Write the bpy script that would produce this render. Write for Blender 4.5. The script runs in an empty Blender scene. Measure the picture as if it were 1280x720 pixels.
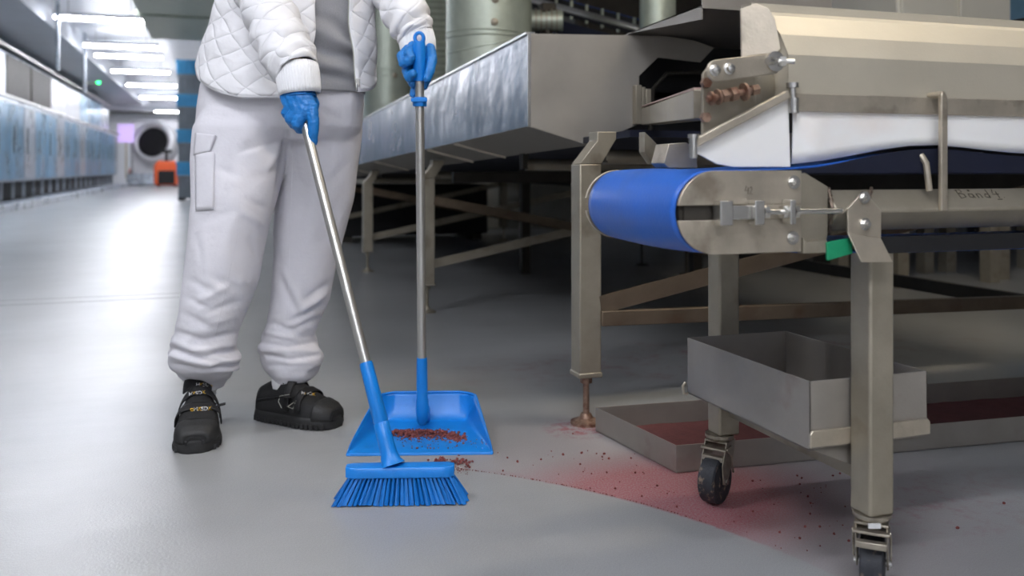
import bpy, bmesh, math, random
from mathutils import Vector, Matrix, noise
random.seed(7)
S = bpy.context.scene
COL = S.collection
PI = math.pi

# ------------------------------------------------------------------ camera, world, exposure
FPX = 1115.0; CAMH = 0.72; YAW = math.radians(18.36); HZ = 210.0
cd = bpy.data.cameras.new('camera'); cam = bpy.data.objects.new('camera', cd); COL.objects.link(cam)
cam.location = (0, 0, CAMH); cam.rotation_euler = (PI/2, 0, -YAW)
cd.sensor_width = 36.0; cd.lens = FPX*36.0/1280.0
cd.shift_y = -(360.0-HZ)/1280.0
cd.clip_start = 0.05; cd.clip_end = 200
cd.dof.use_dof = True; cd.dof.focus_distance = 1.95; cd.dof.aperture_fstop = 3.2
S.camera = cam
w = bpy.data.worlds.new('world'); S.world = w; w.use_nodes = True
w.node_tree.nodes['Background'].inputs[0].default_value = (.85, .92, 1, 1)
w.node_tree.nodes['Background'].inputs[1].default_value = 0.25
S.view_settings.view_transform = 'Standard'; S.view_settings.look = 'None'
S.view_settings.gamma = 1; S.view_settings.use_curve_mapping = False
S.view_settings.exposure = 1.42
LAMP_POWER = 26.0

FW = Vector((math.sin(YAW), math.cos(YAW), 0)); RT = Vector((math.cos(YAW), -math.sin(YAW), 0)); UP = Vector((0, 0, 1))
C0 = Vector((0, 0, CAMH))
def ray(u, v): return FW + RT*((u-640)/FPX) + UP*((HZ-v)/FPX)
def atd(u, v, d): return C0 + ray(u, v)*d
def atY(u, v, Y): r = ray(u, v); return C0 + r*(Y/r.y)
def atX(u, v, X): r = ray(u, v); return C0 + r*(X/r.x)
def atZ(u, v, z): r = ray(u, v); return C0 + r*((z-CAMH)/r.z)

# ------------------------------------------------------------------ materials
def lin(c):
    f = lambda x: x/12.92 if x <= .04045 else ((x+.055)/1.055)**2.4
    return tuple(f(x/255.0) for x in c) + (1,)
class NT:
    def __init__(s, name):
        s.m = bpy.data.materials.new(name); s.m.use_nodes = True; s.t = s.m.node_tree
        s.b = s.t.nodes['Principled BSDF']
    def n(s, typ, **kw):
        nd = s.t.nodes.new(typ)
        for k, v in kw.items(): setattr(nd, k, v)
        return nd
    def l(s, a, b): s.t.links.new(a, b)
    def math(s, op, a, b=None, clamp=False):
        nd = s.n('ShaderNodeMath', operation=op); nd.use_clamp = clamp
        for i, x in enumerate((a, b)):
            if x is None: continue
            if isinstance(x, (int, float)): nd.inputs[i].default_value = x
            else: s.l(x, nd.inputs[i])
        return nd.outputs[0]
def mat(name, col, metal=0.0, rough=0.5, var=0.12, vscale=6.0, bump=0.0, bscale=80.0, rvar=0.0, stretch=None, sss=0, stain=None, coat=0, dist=0.002):
    """colour (sRGB 0-255) with soft noise variation, roughness variation and a fine bump"""
    k = NT(name); c = lin(col)
    tc = k.n('ShaderNodeTexCoord'); mp = k.n('ShaderNodeMapping')
    k.l(tc.outputs['Object'], mp.inputs[0])
    if stretch: mp.inputs['Scale'].default_value = stretch
    nz = k.n('ShaderNodeTexNoise'); nz.inputs['Scale'].default_value = vscale; nz.inputs['Detail'].default_value = 6
    nz.inputs['Roughness'].default_value = .65
    k.l(mp.outputs[0], nz.inputs['Vector'])
    cr = k.n('ShaderNodeValToRGB'); cr.color_ramp.elements[0].position = .3; cr.color_ramp.elements[1].position = .7
    cr.color_ramp.elements[0].color = tuple(x*(1-var) for x in c[:3])+(1,)
    cr.color_ramp.elements[1].color = tuple(min(1, x*(1+var)) for x in c[:3])+(1,)
    k.l(nz.outputs[0], cr.inputs[0]); out = cr.outputs[0]
    if stain:
        n2 = k.n('ShaderNodeTexNoise'); n2.inputs['Scale'].default_value = stain[1]; n2.inputs['Detail'].default_value = 8
        k.l(tc.outputs['Object'], n2.inputs['Vector'])
        mx = k.n('ShaderNodeMixRGB'); r2 = k.n('ShaderNodeMapRange'); r2.inputs[1].default_value = stain[2]; r2.inputs[2].default_value = stain[2]+.14
        k.l(n2.outputs[0], r2.inputs[0]); fac = k.math('MULTIPLY', r2.outputs[0], stain[3])
        k.l(fac, mx.inputs[0]); k.l(out, mx.inputs[1]); mx.inputs[2].default_value = lin(stain[0]); out = mx.outputs[0]
    k.l(out, k.b.inputs['Base Color'])
    k.b.inputs['Metallic'].default_value = metal
    if rvar:
        mr = k.n('ShaderNodeMapRange'); mr.inputs[3].default_value = rough-rvar; mr.inputs[4].default_value = rough+rvar
        mr.inputs[1].default_value = .3; mr.inputs[2].default_value = .7
        k.l(nz.outputs[0], mr.inputs[0]); k.l(mr.outputs[0], k.b.inputs['Roughness'])
    else: k.b.inputs['Roughness'].default_value = rough
    if bump:
        bn = k.n('ShaderNodeTexNoise'); bn.inputs['Scale'].default_value = bscale; bn.inputs['Detail'].default_value = 4
        k.l(mp.outputs[0], bn.inputs['Vector'])
        bp = k.n('ShaderNodeBump'); bp.inputs['Strength'].default_value = bump; bp.inputs['Distance'].default_value = dist
        k.l(bn.outputs[0], bp.inputs['Height']); k.l(bp.outputs[0], k.b.inputs['Normal'])
    if sss:
        k.b.inputs['Subsurface Weight'].default_value = sss; k.b.inputs['Subsurface Radius'].default_value = (.02, .015, .01)
        k.b.inputs['Subsurface Scale'].default_value = 1
    if coat: k.b.inputs['Coat Weight'].default_value = coat
    return k.m
M = {}
M['steel'] = mat('brushed_steel', (184, 174, 157), .7, .42, .14, 16, .2, 220, .08, stain=((95, 78, 62), 14, .60, .5))
M['steel_box'] = mat('tube_steel', (158, 150, 134), .6, .45, .14, 11, .15, 200, .08, stain=((88, 72, 55), 9, .58, .5))
M['steel_hood'] = mat('hood_steel', (186, 178, 160), .4, .55, .06, 7, .12, 240, .06, stain=((120, 108, 92), 6, .66, .35))
M['steel_mirror'] = mat('polished_steel', (150, 152, 157), .92, .24, .06, 3, .45, 3.2, .05, dist=.03)
M['steel_matte'] = mat('matte_sheet_steel', (163, 158, 150), .6, .5, .08, 6, .2, 260, .06, stain=((110, 95, 85), 10, .66, .3))
M['steel_dark'] = mat('dark_steel', (70, 66, 60), .6, .55, .2, 8)
M['tray_steel'] = mat('tray_steel', (158, 152, 144), .6, .48, .1, 8, .15, 200, .06, stain=((120, 88, 80), 12, .62, .3))
M['brace_steel'] = mat('brace_steel', (108, 94, 78), .5, .5, .2, 10, stain=((84, 58, 42), 8, .55, .6))
M['chrome'] = mat('bolt_steel', (205, 203, 198), .95, .25, .1, 40)
M['rusty'] = mat('rusty_bolt', (146, 120, 104), .6, .5, .35, 60, .3, 300, stain=((104, 62, 44), 50, .5, .8))
M['galv'] = mat('galvanised_sheet', (178, 186, 172), .45, .42, .10, 14, .12, 60, .06, coat=.0)
M['belt'] = mat('blue_belt', (38, 94, 184), 0, .36, .10, 10, .25, 160, .08, stain=((60, 70, 110), 7, .6, .35))
M['belt_dark'] = mat('navy_belt', (15, 20, 40), 0, .5, .15, 10)
M['blue'] = mat('blue_plastic', (12, 122, 208), 0, .38, .04, 12, .25, 260)
M['bristle'] = mat('blue_bristle', (6, 108, 190), 0, .5, .12, 60)
M['alu'] = mat('aluminium_pole', (196, 194, 188), .85, .32, .06, 20, .1, 300, stretch=(1, 1, .1))
M['glove'] = mat('nitrile_glove', (26, 116, 190), 0, .42, .07, 40, .55, 130, dist=.004)
M['trouser'] = mat('white_cotton', (214, 212, 217), 0, .9, .03, 5, .4, 26, dist=.008)
M['ribknit'] = mat('white_rib', (236, 236, 238), 0, .9, .03, 20, .6, 60, stretch=(9, 9, .3), dist=.003)
M['shirt'] = mat('grey_jersey', (146, 146, 149), 0, .95, .16, 500, .4, 700, dist=.0015)
M['skin'] = mat('skin', (205, 158, 132), 0, .5, .05, 20, sss=.1)
M['hair'] = mat('cap_cloth', (225, 228, 232), 0, .8, .05, 40)
M['shoe'] = mat('black_suede', (27, 27, 28), 0, .78, .25, 60, .6, 500, dist=.002)
M['shoe_sole'] = mat('black_rubber_sole', (35, 35, 35), 0, .6, .2, 60, .4, 200)
M['strap'] = mat('black_strap', (18, 18, 20), 0, .6, .2, 60, .4, 600)
M['reflective'] = mat('grey_piping', (170, 170, 160), 0, .5)
M['txt_white'] = mat('white_print', (205, 205, 205), 0, .6)
M['txt_yellow'] = mat('yellow_print', (214, 170, 40), 0, .6)
M['rubber'] = mat('wheel_rubber', (42, 44, 50), 0, .6, .3, 60, .4, 200, stain=((150, 130, 108), 70, .6, .8))
M['white_plastic'] = mat('white_plastic', (236, 233, 228), 0, .35, .03, 5, sss=.15, stain=((225, 205, 190), 5, .62, .5))
M['pinkish'] = mat('scuffed_belt_frame', (168, 142, 132), .3, .55, .12, 20, stain=((200, 170, 160), 12, .55, .5))
M['caster'] = mat('caster_steel', (168, 160, 146), .85, .36, .18, 40, .2, 200, stain=((92, 72, 58), 30, .58, .7))
M['weld'] = mat('weld_bead', (112, 98, 86), .6, .45, .3, 90, .4, 400)
M['green'] = mat('green_plastic', (22, 140, 96), 0, .5, .12, 40)
M['ink'] = mat('marker_ink', (62, 54, 44), 0, .8)
M['meat'] = mat('red_crumbs', (118, 62, 60), 0, .9, .35, 60, .5, 300)
M['powder'] = mat('red_powder', (92, 50, 50), 0, .95, .2, 30, .8, 150, dist=.004)
M['white_wall'] = mat('painted_wall', (228, 230, 234), 0, .7, .04, 1)
M['ceiling'] = mat('ceiling_panel', (205, 209, 216), 0, .4, .05, 1)
M['cabinet'] = mat('cabinet_paint', (214, 212, 202), 0, .45, .03, 2)
M['blue_steel'] = mat('blue_film_reflections', (118, 158, 186), .45, .3, .35, 1.3, .4, 2, .12, dist=.03)  # blue film; the patchy tone paints in reflections on the oven doors
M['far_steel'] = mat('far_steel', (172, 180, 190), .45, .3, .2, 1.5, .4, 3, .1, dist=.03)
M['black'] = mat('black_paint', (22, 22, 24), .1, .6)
M['grey_crate'] = mat('grey_crate_plastic', (112, 120, 128), 0, .5, .15, 5)
M['blue_crate'] = mat('blue_crate_plastic', (60, 150, 200), 0, .5, .1, 5)
M['orange'] = mat('orange_paint', (226, 92, 40), 0, .4, .1, 5)
M['red_belt'] = mat('red_modular_belt', (140, 56, 76), 0, .6, .2, 30)
M['brown'] = mat('brown_cardboard', (140, 100, 70), 0, .8, .2, 6)
M['kneader'] = mat('kneader_enamel', (215, 215, 218), .2, .35, .05, 2)
def emis(name, col, st):
    k = NT(name); k.b.inputs['Base Color'].default_value = lin(col); k.b.inputs['Emission Color'].default_value = lin(col)
    k.b.inputs['Emission Strength'].default_value = st; return k.m
M['lamp'] = emis('lamp_light', (246, 248, 255), LAMP_POWER)
M['lamp_warm'] = emis('lamp_warm_light', (255, 240, 214), LAMP_POWER*.8)
M['green_led'] = emis('green_light', (40, 255, 120), 6)
M['screen'] = emis('purple_screen', (205, 180, 240), .3)
# quilted fabric: two diagonal families of stitch lines, puffed in between (UV in metres)
def quilt():
    k = NT('quilted_fabric'); k.b.inputs['Roughness'].default_value = .85; k.b.inputs['Base Color'].default_value = lin((228, 227, 229))
    uv = k.n('ShaderNodeUVMap'); sx = k.n('ShaderNodeSeparateXYZ')
    nz = k.n('ShaderNodeTexNoise'); nz.inputs['Scale'].default_value = 9; mixv = k.n('ShaderNodeVectorMath', operation='MULTIPLY_ADD')
    k.l(uv.outputs[0], nz.inputs['Vector']); k.l(nz.outputs['Color'], mixv.inputs[0]); mixv.inputs[1].default_value = (.02, .02, 0); k.l(uv.outputs[0], mixv.inputs[2])
    k.l(mixv.outputs[0], sx.inputs[0]); x, y = sx.outputs[0], sx.outputs[1]
    hs = []
    for sg in (1, -1):
        p = k.math('ADD', k.math('MULTIPLY', x, 10.5), k.math('MULTIPLY', y, 17.0*sg))
        hs.append(k.math('ABSOLUTE', k.math('SINE', k.math('MULTIPLY', p, PI))))
    h = k.math('MINIMUM', *hs); h = k.math('POWER', h, .4)
    n2 = k.n('ShaderNodeTexNoise'); n2.inputs['Scale'].default_value = 38; n2.inputs['Detail'].default_value = 4; k.l(uv.outputs[0], n2.inputs['Vector'])
    h2 = k.math('ADD', h, k.math('MULTIPLY', n2.outputs[0], .55))
    bp = k.n('ShaderNodeBump'); bp.inputs['Strength'].default_value = .7; bp.inputs['Distance'].default_value = .006
    k.l(h2, bp.inputs['Height']); k.l(bp.outputs[0], k.b.inputs['Normal'])
    return k.m
M['quilt'] = quilt()
# epoxy floor: glossy grey, fine speckle; red product dust outside the swept arc
def floor_mat():
    k = NT('epoxy_floor'); tc = k.n('ShaderNodeTexCoord'); P = tc.outputs['Object']
    def nz(sc, det=4, rough=.6, vec=P):
        a = k.n('ShaderNodeTexNoise'); a.inputs['Scale'].default_value = sc; a.inputs['Detail'].default_value = det; a.inputs['Roughness'].default_value = rough
        k.l(vec, a.inputs['Vector']); return a.outputs[0]
    def mr(x, a, b, c=0, d=1):
        r = k.n('ShaderNodeMapRange'); r.inputs[1].default_value = a; r.inputs[2].default_value = b; r.inputs[3].default_value = c; r.inputs[4].default_value = d
        k.l(x, r.inputs[0]); return r.outputs[0]
    def dist(cx, cy, sx=1, sy=1):
        v = k.n('ShaderNodeVectorMath', operation='SUBTRACT'); k.l(P, v.inputs[0]); v.inputs[1].default_value = (cx, cy, 0)
        s_ = k.n('ShaderNodeVectorMath', operation='MULTIPLY'); k.l(v.outputs[0], s_.inputs[0]); s_.inputs[1].default_value = (sx, sy, 0)
        l_ = k.n('ShaderNodeVectorMath', operation='LENGTH'); k.l(s_.outputs[0], l_.inputs[0]); return l_.outputs['Value']
    base = k.n('ShaderNodeMixRGB'); base.inputs[1].default_value = lin((143, 144, 144)); base.inputs[2].default_value = lin((162, 163, 163))
    k.l(mr(nz(1.1, 5), .3, .7), base.inputs[0])
    sp = k.n('ShaderNodeMixRGB', blend_type='MULTIPLY'); k.l(base.outputs[0], sp.inputs[1]); sp.inputs[0].default_value = 1
    g = mr(nz(420, 2), .3, .7, .82, 1.12); cg = k.n('ShaderNodeCombineXYZ'); [k.l(g, cg.inputs[i]) for i in range(3)]; k.l(cg.outputs[0], sp.inputs[2])
    col = sp.outputs[0]
    # dust
    arc = dist(-.2266, 1.021)
    outside = mr(k.math('ADD', arc, k.math('MULTIPLY', nz(60), .012)), 1.3, 1.309)
    near = mr(dist(.93, 1.74, 1.0, 1.3), .12, .46, 1, 0)
    ends = mr(dist(1.02, 1.78, 1, 1), .12, .75, 1, 0)
    powd = k.math('ADD', k.math('POWER', near, 1.3), k.math('MULTIPLY', ends, .22))
    grain = mr(nz(230, 4, .8), .36, .60)
    a = k.math('MULTIPLY', k.math('MULTIPLY', outside, k.math('MINIMUM', powd, .82)), k.math('ADD', k.math('MULTIPLY', grain, .6), .45), True)
    # rim of dust pushed along the arc
    rim = k.math('MULTIPLY', mr(k.math('ABSOLUTE', k.math('SUBTRACT', arc, 1.315)), 0, .03, .75, 0), k.math('MULTIPLY', mr(dist(.84, 1.80), .1, .42, 1, 0), outside))
    a = k.math('MAXIMUM', a, k.math('MULTIPLY', rim, grain))
    # faint patches round the wheels and behind the floor tray
    patch = k.math('MULTIPLY', mr(dist(1.4, 1.55, .8, 1.3), .05, .42, .38, 0), mr(nz(22, 5, .75), .46, .66))
    far = k.math('MULTIPLY', mr(dist(1.9, 3.0, .55, 1.8), .1, .8, .5, 0), mr(nz(7, 5, .75), .5, .66))
    foot = k.math('MULTIPLY', mr(dist(.95, 2.28), .03, .12, .8, 0), mr(nz(40, 4, .7), .42, .6))
    a = k.math('MAXIMUM', a, k.math('MAXIMUM', k.math('MAXIMUM', patch, far), foot))
    red = k.n('ShaderNodeMixRGB'); k.l(a, red.inputs[0]); k.l(col, red.inputs[1]); red.inputs[2].default_value = lin((152, 58, 68))
    k.l(red.outputs[0], k.b.inputs['Base Color'])
    rg = k.math('ADD', mr(nz(1.6, 2), .1, .9, .285, .36), k.math('MULTIPLY', a, .5)); k.l(rg, k.b.inputs['Roughness'])
    k.b.inputs['Specular IOR Level'].default_value = .6
    bp = k.n('ShaderNodeBump'); bp.inputs['Strength'].default_value = .30; bp.inputs['Distance'].default_value = .002
    mp = k.n('ShaderNodeMapping'); mp.inputs['Scale'].default_value = (.6, 2.2, 1); k.l(P, mp.inputs[0])
    b2 = k.math('ADD', nz(150, 3), k.math('MULTIPLY', nz(2.2, 3, .5, mp.outputs[0]), 5.0)); k.l(b2, bp.inputs['Height']); k.l(bp.outputs[0], k.b.inputs['Normal'])
    return k.m
M['floor'] = floor_mat()

# ------------------------------------------------------------------ mesh helpers
def perp(d):
    d = d.normalized(); a = Vector((0, 0, 1)) if abs(d.z) < .9 else Vector((1, 0, 0))
    x = d.cross(a).normalized(); return x, d.cross(x).normalized()
class MB:
    def __init__(s): s.v = []; s.f = []; s.uv = {}
    def add(s, vs, fs):
        o = len(s.v); s.v += [Vector(p) for p in vs]; s.f += [tuple(o+i for i in f) for f in fs]; return s
    def box(s, c, sz, rz=0, mtx=None):
        c = Vector(c); hx, hy, hz = (x/2 for x in sz)
        vs = [Vector((x, y, z)) for x in (-hx, hx) for y in (-hy, hy) for z in (-hz, hz)]
        m = mtx if mtx is not None else Matrix.Rotation(rz, 3, 'Z')
        return s.add([c+m@p for p in vs], [(0, 1, 3, 2), (4, 6, 7, 5), (0, 4, 5, 1), (2, 3, 7, 6), (0, 2, 6, 4), (1, 5, 7, 3)])
    def bx(s, x0, x1, y0, y1, z0, z1): return s.box(((x0+x1)/2, (y0+y1)/2, (z0+z1)/2), (x1-x0, y1-y0, z1-z0))
    def bar(s, a, b, w, h, up=None):
        a, b = Vector(a), Vector(b); d = (b-a).normalized()
        up = Vector(up) if up else (Vector((0, 0, 1)) if abs(d.z) < .95 else Vector((0, 1, 0)))
        x = d.cross(up).normalized(); y = x.cross(d).normalized()
        q = [x*(i*w/2)+y*(j*h/2) for i, j in ((-1, -1), (1, -1), (1, 1), (-1, 1))]
        return s.add([a+p for p in q]+[b+p for p in q], [(3, 2, 1, 0), (4, 5, 6, 7)]+[(i, (i+1) % 4, 4+(i+1) % 4, 4+i) for i in range(4)])
    def prism(s, pts, ext):
        """planar polygon (3-D points) swept along ext"""
        n = len(pts); ext = Vector(ext); pts = [Vector(p) for p in pts]
        return s.add(pts+[p+ext for p in pts], [tuple(range(n))[::-1], tuple(range(n, 2*n))]+[(i, (i+1) % n, n+(i+1) % n, n+i) for i in range(n)])
    def cyl(s, a, b, r, r2=None, n=20, cap=True):
        a, b = Vector(a), Vector(b); r2 = r if r2 is None else r2; x, y = perp(b-a)
        vs = [a+(x*math.cos(t)+y*math.sin(t))*r for t in (2*PI*i/n for i in range(n))]+[b+(x*math.cos(t)+y*math.sin(t))*r2 for t in (2*PI*i/n for i in range(n))]
        fs = [(i, (i+1) % n, n+(i+1) % n, n+i) for i in range(n)]
        if cap: fs += [tuple(range(n))[::-1], tuple(range(n, 2*n))]
        return s.add(vs, fs)
    def tube(s, pts, r, n=10):
        pts = [Vector(p) for p in pts]; rr = r if isinstance(r, (list, tuple)) else [r]*len(pts)
        rings = []; x = None
        for i, p in enumerate(pts):
            d = (pts[min(i+1, len(pts)-1)]-pts[max(i-1, 0)]).normalized()
            if x is None: x, y = perp(d)
            else: x = (x-d*x.dot(d)).normalized(); y = d.cross(x)
            rings.append([p+(x*math.cos(t)+y*math.sin(t))*rr[i] for t in (2*PI*j/n for j in range(n))])
        return s.loft(rings)
    def loft(s, rings, closed=True, cap=True, uvm=False):
        n = len(rings[0]); vs = [p for r in rings for p in r]; fs = []
        o = len(s.v)
        for i in range(len(rings)-1):
            for j in range(n if closed else n-1):
                k = (j+1) % n; fs.append((i*n+j, i*n+k, (i+1)*n+k, (i+1)*n+j))
        if cap and closed: fs += [tuple(range(n))[::-1], tuple((len(rings)-1)*n+j for j in range(n))]
        if uvm:
            vv = 0
            for i, r in enumerate(rings):
                if i: vv += sum((Vector(rings[i][j])-Vector(rings[i-1][j])).length for j in range(n))/n
                uu = 0
                for j in range(n):
                    if j: uu += (Vector(r[j])-Vector(r[j-1])).length
                    s.uv[o+i*n+j] = (uu, vv)
        return s.add(vs, fs)
    def lathe(s, prof, c=(0, 0, 0), axis=(0, 0, 1), n=28):
        """prof: list of (radius, along)"""
        c = Vector(c); ax = Vector(axis).normalized(); x, y = perp(ax)
        return s.loft([[c+ax*h+(x*math.cos(t)+y*math.sin(t))*r for t in (2*PI*j/n for j in range(n))] for r, h in prof])
    def bolt(s, p, ax, r=.008, h=.007):
        p = Vector(p); ax = Vector(ax).normalized()
        s.cyl(p, p+ax*.0018, r*1.45, n=18); s.cyl(p+ax*.0018, p+ax*h, r, n=6); s.cyl(p+ax*h, p+ax*(h+.004), r*.55, n=10); return s
    def mark(s): s.marks = getattr(s, 'marks', [])+[(len(s.v), len(s.f))]; return s
    def pieces(s, name, m, parent=None, **kw):
        """one object per marked piece"""
        mk = [(0, 0)]+getattr(s, 'marks', [])+[(len(s.v), len(s.f))]; out = []
        for (v0, f0), (v1, f1) in zip(mk, mk[1:]):
            if f1 > f0:
                b = MB(); b.v = s.v[v0:v1]; b.f = [tuple(i-v0 for i in f) for f in s.f[f0:f1]]; out.append(b.obj(name, m, parent, **kw))
        return out
    def obj(s, name, m, parent=None, bevel=0, smooth=False, seg=2, solid=0, subs=0, flat=False):
        me = bpy.data.meshes.new(name); me.from_pydata(s.v, [], s.f)
        if s.uv:
            ul = me.uv_layers.new(name='UVMap')
            for lp in me.loops: ul.data[lp.index].uv = s.uv.get(lp.vertex_index, (0, 0))
        bm = bmesh.new(); bm.from_mesh(me); bmesh.ops.recalc_face_normals(bm, faces=bm.faces); bm.to_mesh(me); bm.free()
        o = bpy.data.objects.new(name, me); COL.objects.link(o); me.materials.append(m)
        if parent is not None:
            o.parent = parent; mw = world_of(parent); me.transform(mw.inverted()); 
        if solid:
            md = o.modifiers.new('solid', 'SOLIDIFY'); md.thickness = solid; md.offset = 0
        if bevel:
            md = o.modifiers.new('bevel', 'BEVEL'); md.width = bevel; md.segments = seg; md.limit_method = 'ANGLE'; md.angle_limit = math.radians(35)
        if subs: md = o.modifiers.new('sub', 'SUBSURF'); md.levels = subs; md.render_levels = subs
        if flat: pass
        elif smooth:
            for p in me.polygons: p.use_smooth = True
        elif bevel or True:
            for p in me.polygons: p.use_smooth = True
            try: me.set_sharp_from_angle(angle=math.radians(35))
            except Exception: pass
        return o
def world_of(o):
    m = Matrix.LocRotScale(o.location, o.rotation_euler, o.scale)
    return world_of(o.parent) @ m if o.parent else m
def thing(name, label, cat, loc=(0, 0, 0), rz=0, group=None):
    o = bpy.data.objects.new(name, None); COL.objects.link(o); o.location = loc; o.rotation_euler = (0, 0, rz)
    o['label'] = label; o['category'] = cat; o.empty_display_size = .1
    if group: o['group'] = group
    return o
def tag(o, label, cat, group=None, kind=None):
    o['label'] = label; o['category'] = cat
    if group: o['group'] = group
    if kind: o['kind'] = kind
    return o
def struct(name, mb, m, **kw): o = mb.obj(name, m, **kw); o['kind'] = 'structure'; return o
def copy_tree(o, parent=None):
    c = o.copy(); COL.objects.link(c)
    if parent: c.parent = parent
    for ch in list(o.children): copy_tree(ch, c)
    return c
def recentre(o):
    """put a single mesh thing's origin at its base"""
    vs = o.data.vertices; n = len(vs)
    c = Vector((sum(v.co.x for v in vs)/n, sum(v.co.y for v in vs)/n, min(v.co.z for v in vs)))
    o.data.transform(Matrix.Translation(-c)); o.location = c; return o

# ------------------------------------------------------------------ the room
struct('floor', MB().bx(-8, 12, -4, 46, -.1, 0), M['floor'])
struct('ceiling', MB().bx(-8, 12, -4, 46, 3.75, 3.85), M['ceiling'])
struct('wall_left', MB().bx(-8.1, -8, -4, 46, 0, 3.8), M['white_wall'])
struct('wall_right', MB().bx(12, 12.1, -4, 46, 0, 3.8), M['white_wall'])
struct('wall_back', MB().bx(-8, 12, 46, 46.1, 0, 3.8), M['white_wall'])
struct('wall_front', MB().bx(-8, 12, -4.1, -4, 0, 3.8), M['white_wall'])
struct('trim_1', MB().bx(-8, -2.85, 6, 44, 3.3, 3.75), M['ceiling'])            # dropped bulkhead over the line on the left
kb = MB().bx(-3.55, -3.2, 5, 37.5, 0, .13); struct('trim_2', kb, M['far_steel'], bevel=.01)
for i, (y, z) in enumerate(((44.5, 3.25), (36.5, 3.5), (40, 3.1))):
    struct('trim_%d' % (i+3), MB().bx(-8, 12, y-.2, y+.2, z, z+.22), M['steel_dark' if i == 0 else 'ceiling'])

# two fine joint lines across the aisle floor
for i, (a, c) in enumerate((((0, 384), (236, 371)), ((0, 376), (236, 366)))):
    struct('trim_%d' % (i+6), MB().bar(atZ(*a, 0)+Vector((-2, .0, 0)), atZ(*c, 0), .007, .0012), M['steel_dark'])
# ceiling lamps
def lamp():
    t = thing('ceiling_lamp', '', 'ceiling lamp', (0, 0, 3.3))
    MB().prism([(-.74, -.05, 3.42), (-.74, .05, 3.42), (-.74, .09, 3.34), (-.74, -.09, 3.34)], (1.48, 0, 0)).obj('housing', M['kneader'], t, bevel=.005)
    MB().bx(-.72, .72, -.085, .085, 3.30, 3.338).obj('diffuser', M['lamp'], t, bevel=.012)
    b = MB()
    for x in (-.5, .5): b.mark().cyl((x, 0, 3.42), (x, 0, 3.76), .008, n=8)
    b.pieces('hanger', M['chrome'], t); return t
l0 = lamp()
seen = [(17.1, 'ceiling lamp nearest the camera of the row above the aisle, just under the picture top'), (20.8, 'second ceiling lamp along the aisle from the nearest one'),
        (22.6, 'third ceiling lamp along the aisle, close behind the second'), (26.1, 'fourth ceiling lamp along the aisle, next to the farthest'),
        (30.3, 'farthest and smallest looking ceiling lamp over the aisle')]
spots = [(-1.93, y, s_) for y, s_ in seen]
for x, ys in ((-1.93, (-1.5, 1.8, 10.5, 13)), (-.2, (-2.2, -.3, 33.5, 38, 43)), (2.2, (1.6,)), (2.6, (24,)), (-1.93, (35.5, 40.5, 44))):
    spots += [(x, y, 'long ceiling lamp added beyond the visible row to light the hall') for y in ys]  # lamps added beyond the visible row to brighten the hall
for i, (x, y, s_) in enumerate(spots):
    t = l0 if i == 0 else copy_tree(l0); t.location = (x, y, 3.3); t['label'] = s_; t['group'] = 'ceiling lamps'
    if x > 1.5 and y < 8:                                   # warmer tubes over the conveyors
        for ch in t.children:
            if ch.name.startswith('diffuser'): ch.data = ch.data.copy(); ch.data.materials[0] = M['lamp_warm']

# ------------------------------------------------------------------ processing line on the left of the aisle
def line_unit(y0, y1, kind, label):
    t = thing('tunnel_oven', label, 'oven', (-3.9, (y0+y1)/2, 0), 0, 'units of the processing line on the left')
    g = .02; n = 4; L = (y1-y0-g)
    MB().bx(-5.2, -3.62, y0, y1-g, .46, 1.95).obj('body', M['far_steel'], t, bevel=.02)
    for i in range(n):
        a = y0+L*i/n+.02; b = y0+L*(i+1)/n-.02
        d = MB().bx(-3.62, -3.55, a, b, .5, 1.9).obj('door', M['blue_steel' if (i+kind) % 4 else 'far_steel'], t, bevel=.02)
        MB().cyl((-3.5, a+.08, 1.0), (-3.5, a+.08, 1.5), .015, n=8).obj('handle', M['chrome'], d)
    MB().cyl((-3.5, y0, 1.99), (-3.5, y1, 1.99), .035, n=12).obj('rail', M['chrome'], t)
    MB().bx(-5.2, -3.9, y0, y1-g, 1.98, 3.0).obj('upper_housing', M['far_steel'], t, bevel=.02)
    for i in range(2):
        a = y0+L*i/2+.05; b = y0+L*(i+1)/2-.05
        MB().bx(-3.92, -3.86, a, b, 2.1, 2.95).obj('panel', M[('kneader', 'blue_steel', 'far_steel', 'steel_dark')[(i+kind) % 4]], t, bevel=.02)
    MB().cyl((-3.8, y0, 3.06), (-3.8, y1, 3.06), .04, n=12).obj('top_rail', M['chrome'], t)
    MB().bx(-5, -3.75, y0, y1-g, .13, .44).obj('recess', M['black'], t)
    for i in range(5):
        y = y0+.02+L*i/5; MB().bx(-3.68, -3.63, y, y+.04, .13, .46).obj('foot', M['far_steel'], t)
for i in range(6):
    line_unit(7+i*5, 12+i*5, i, ['stainless oven unit at the left picture edge, nearest of the line', 'second stainless oven unit of the line, blue reflecting doors', 'third stainless oven unit of the line on the left',
              'fourth stainless oven unit of the line on the left', 'fifth stainless oven unit, next to the last of the line', 'last stainless oven unit at the far end of the aisle'][i])
t = thing('signal_light', 'small glowing green light above the oven line on the left', 'light', (-3.4, 19, 2.9))
p = atX(123, 102, -3.35)
MB().lathe([(.001, .06), (.04, .05), (.055, 0), (.04, -.05), (.001, -.06)], p).obj('lens', M['green_led'], t)
MB().cyl(p+Vector((0, 0, -.06)), p+Vector((-.45, 0, -.06)), .02).obj('bracket', M['steel'], t)
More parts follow.
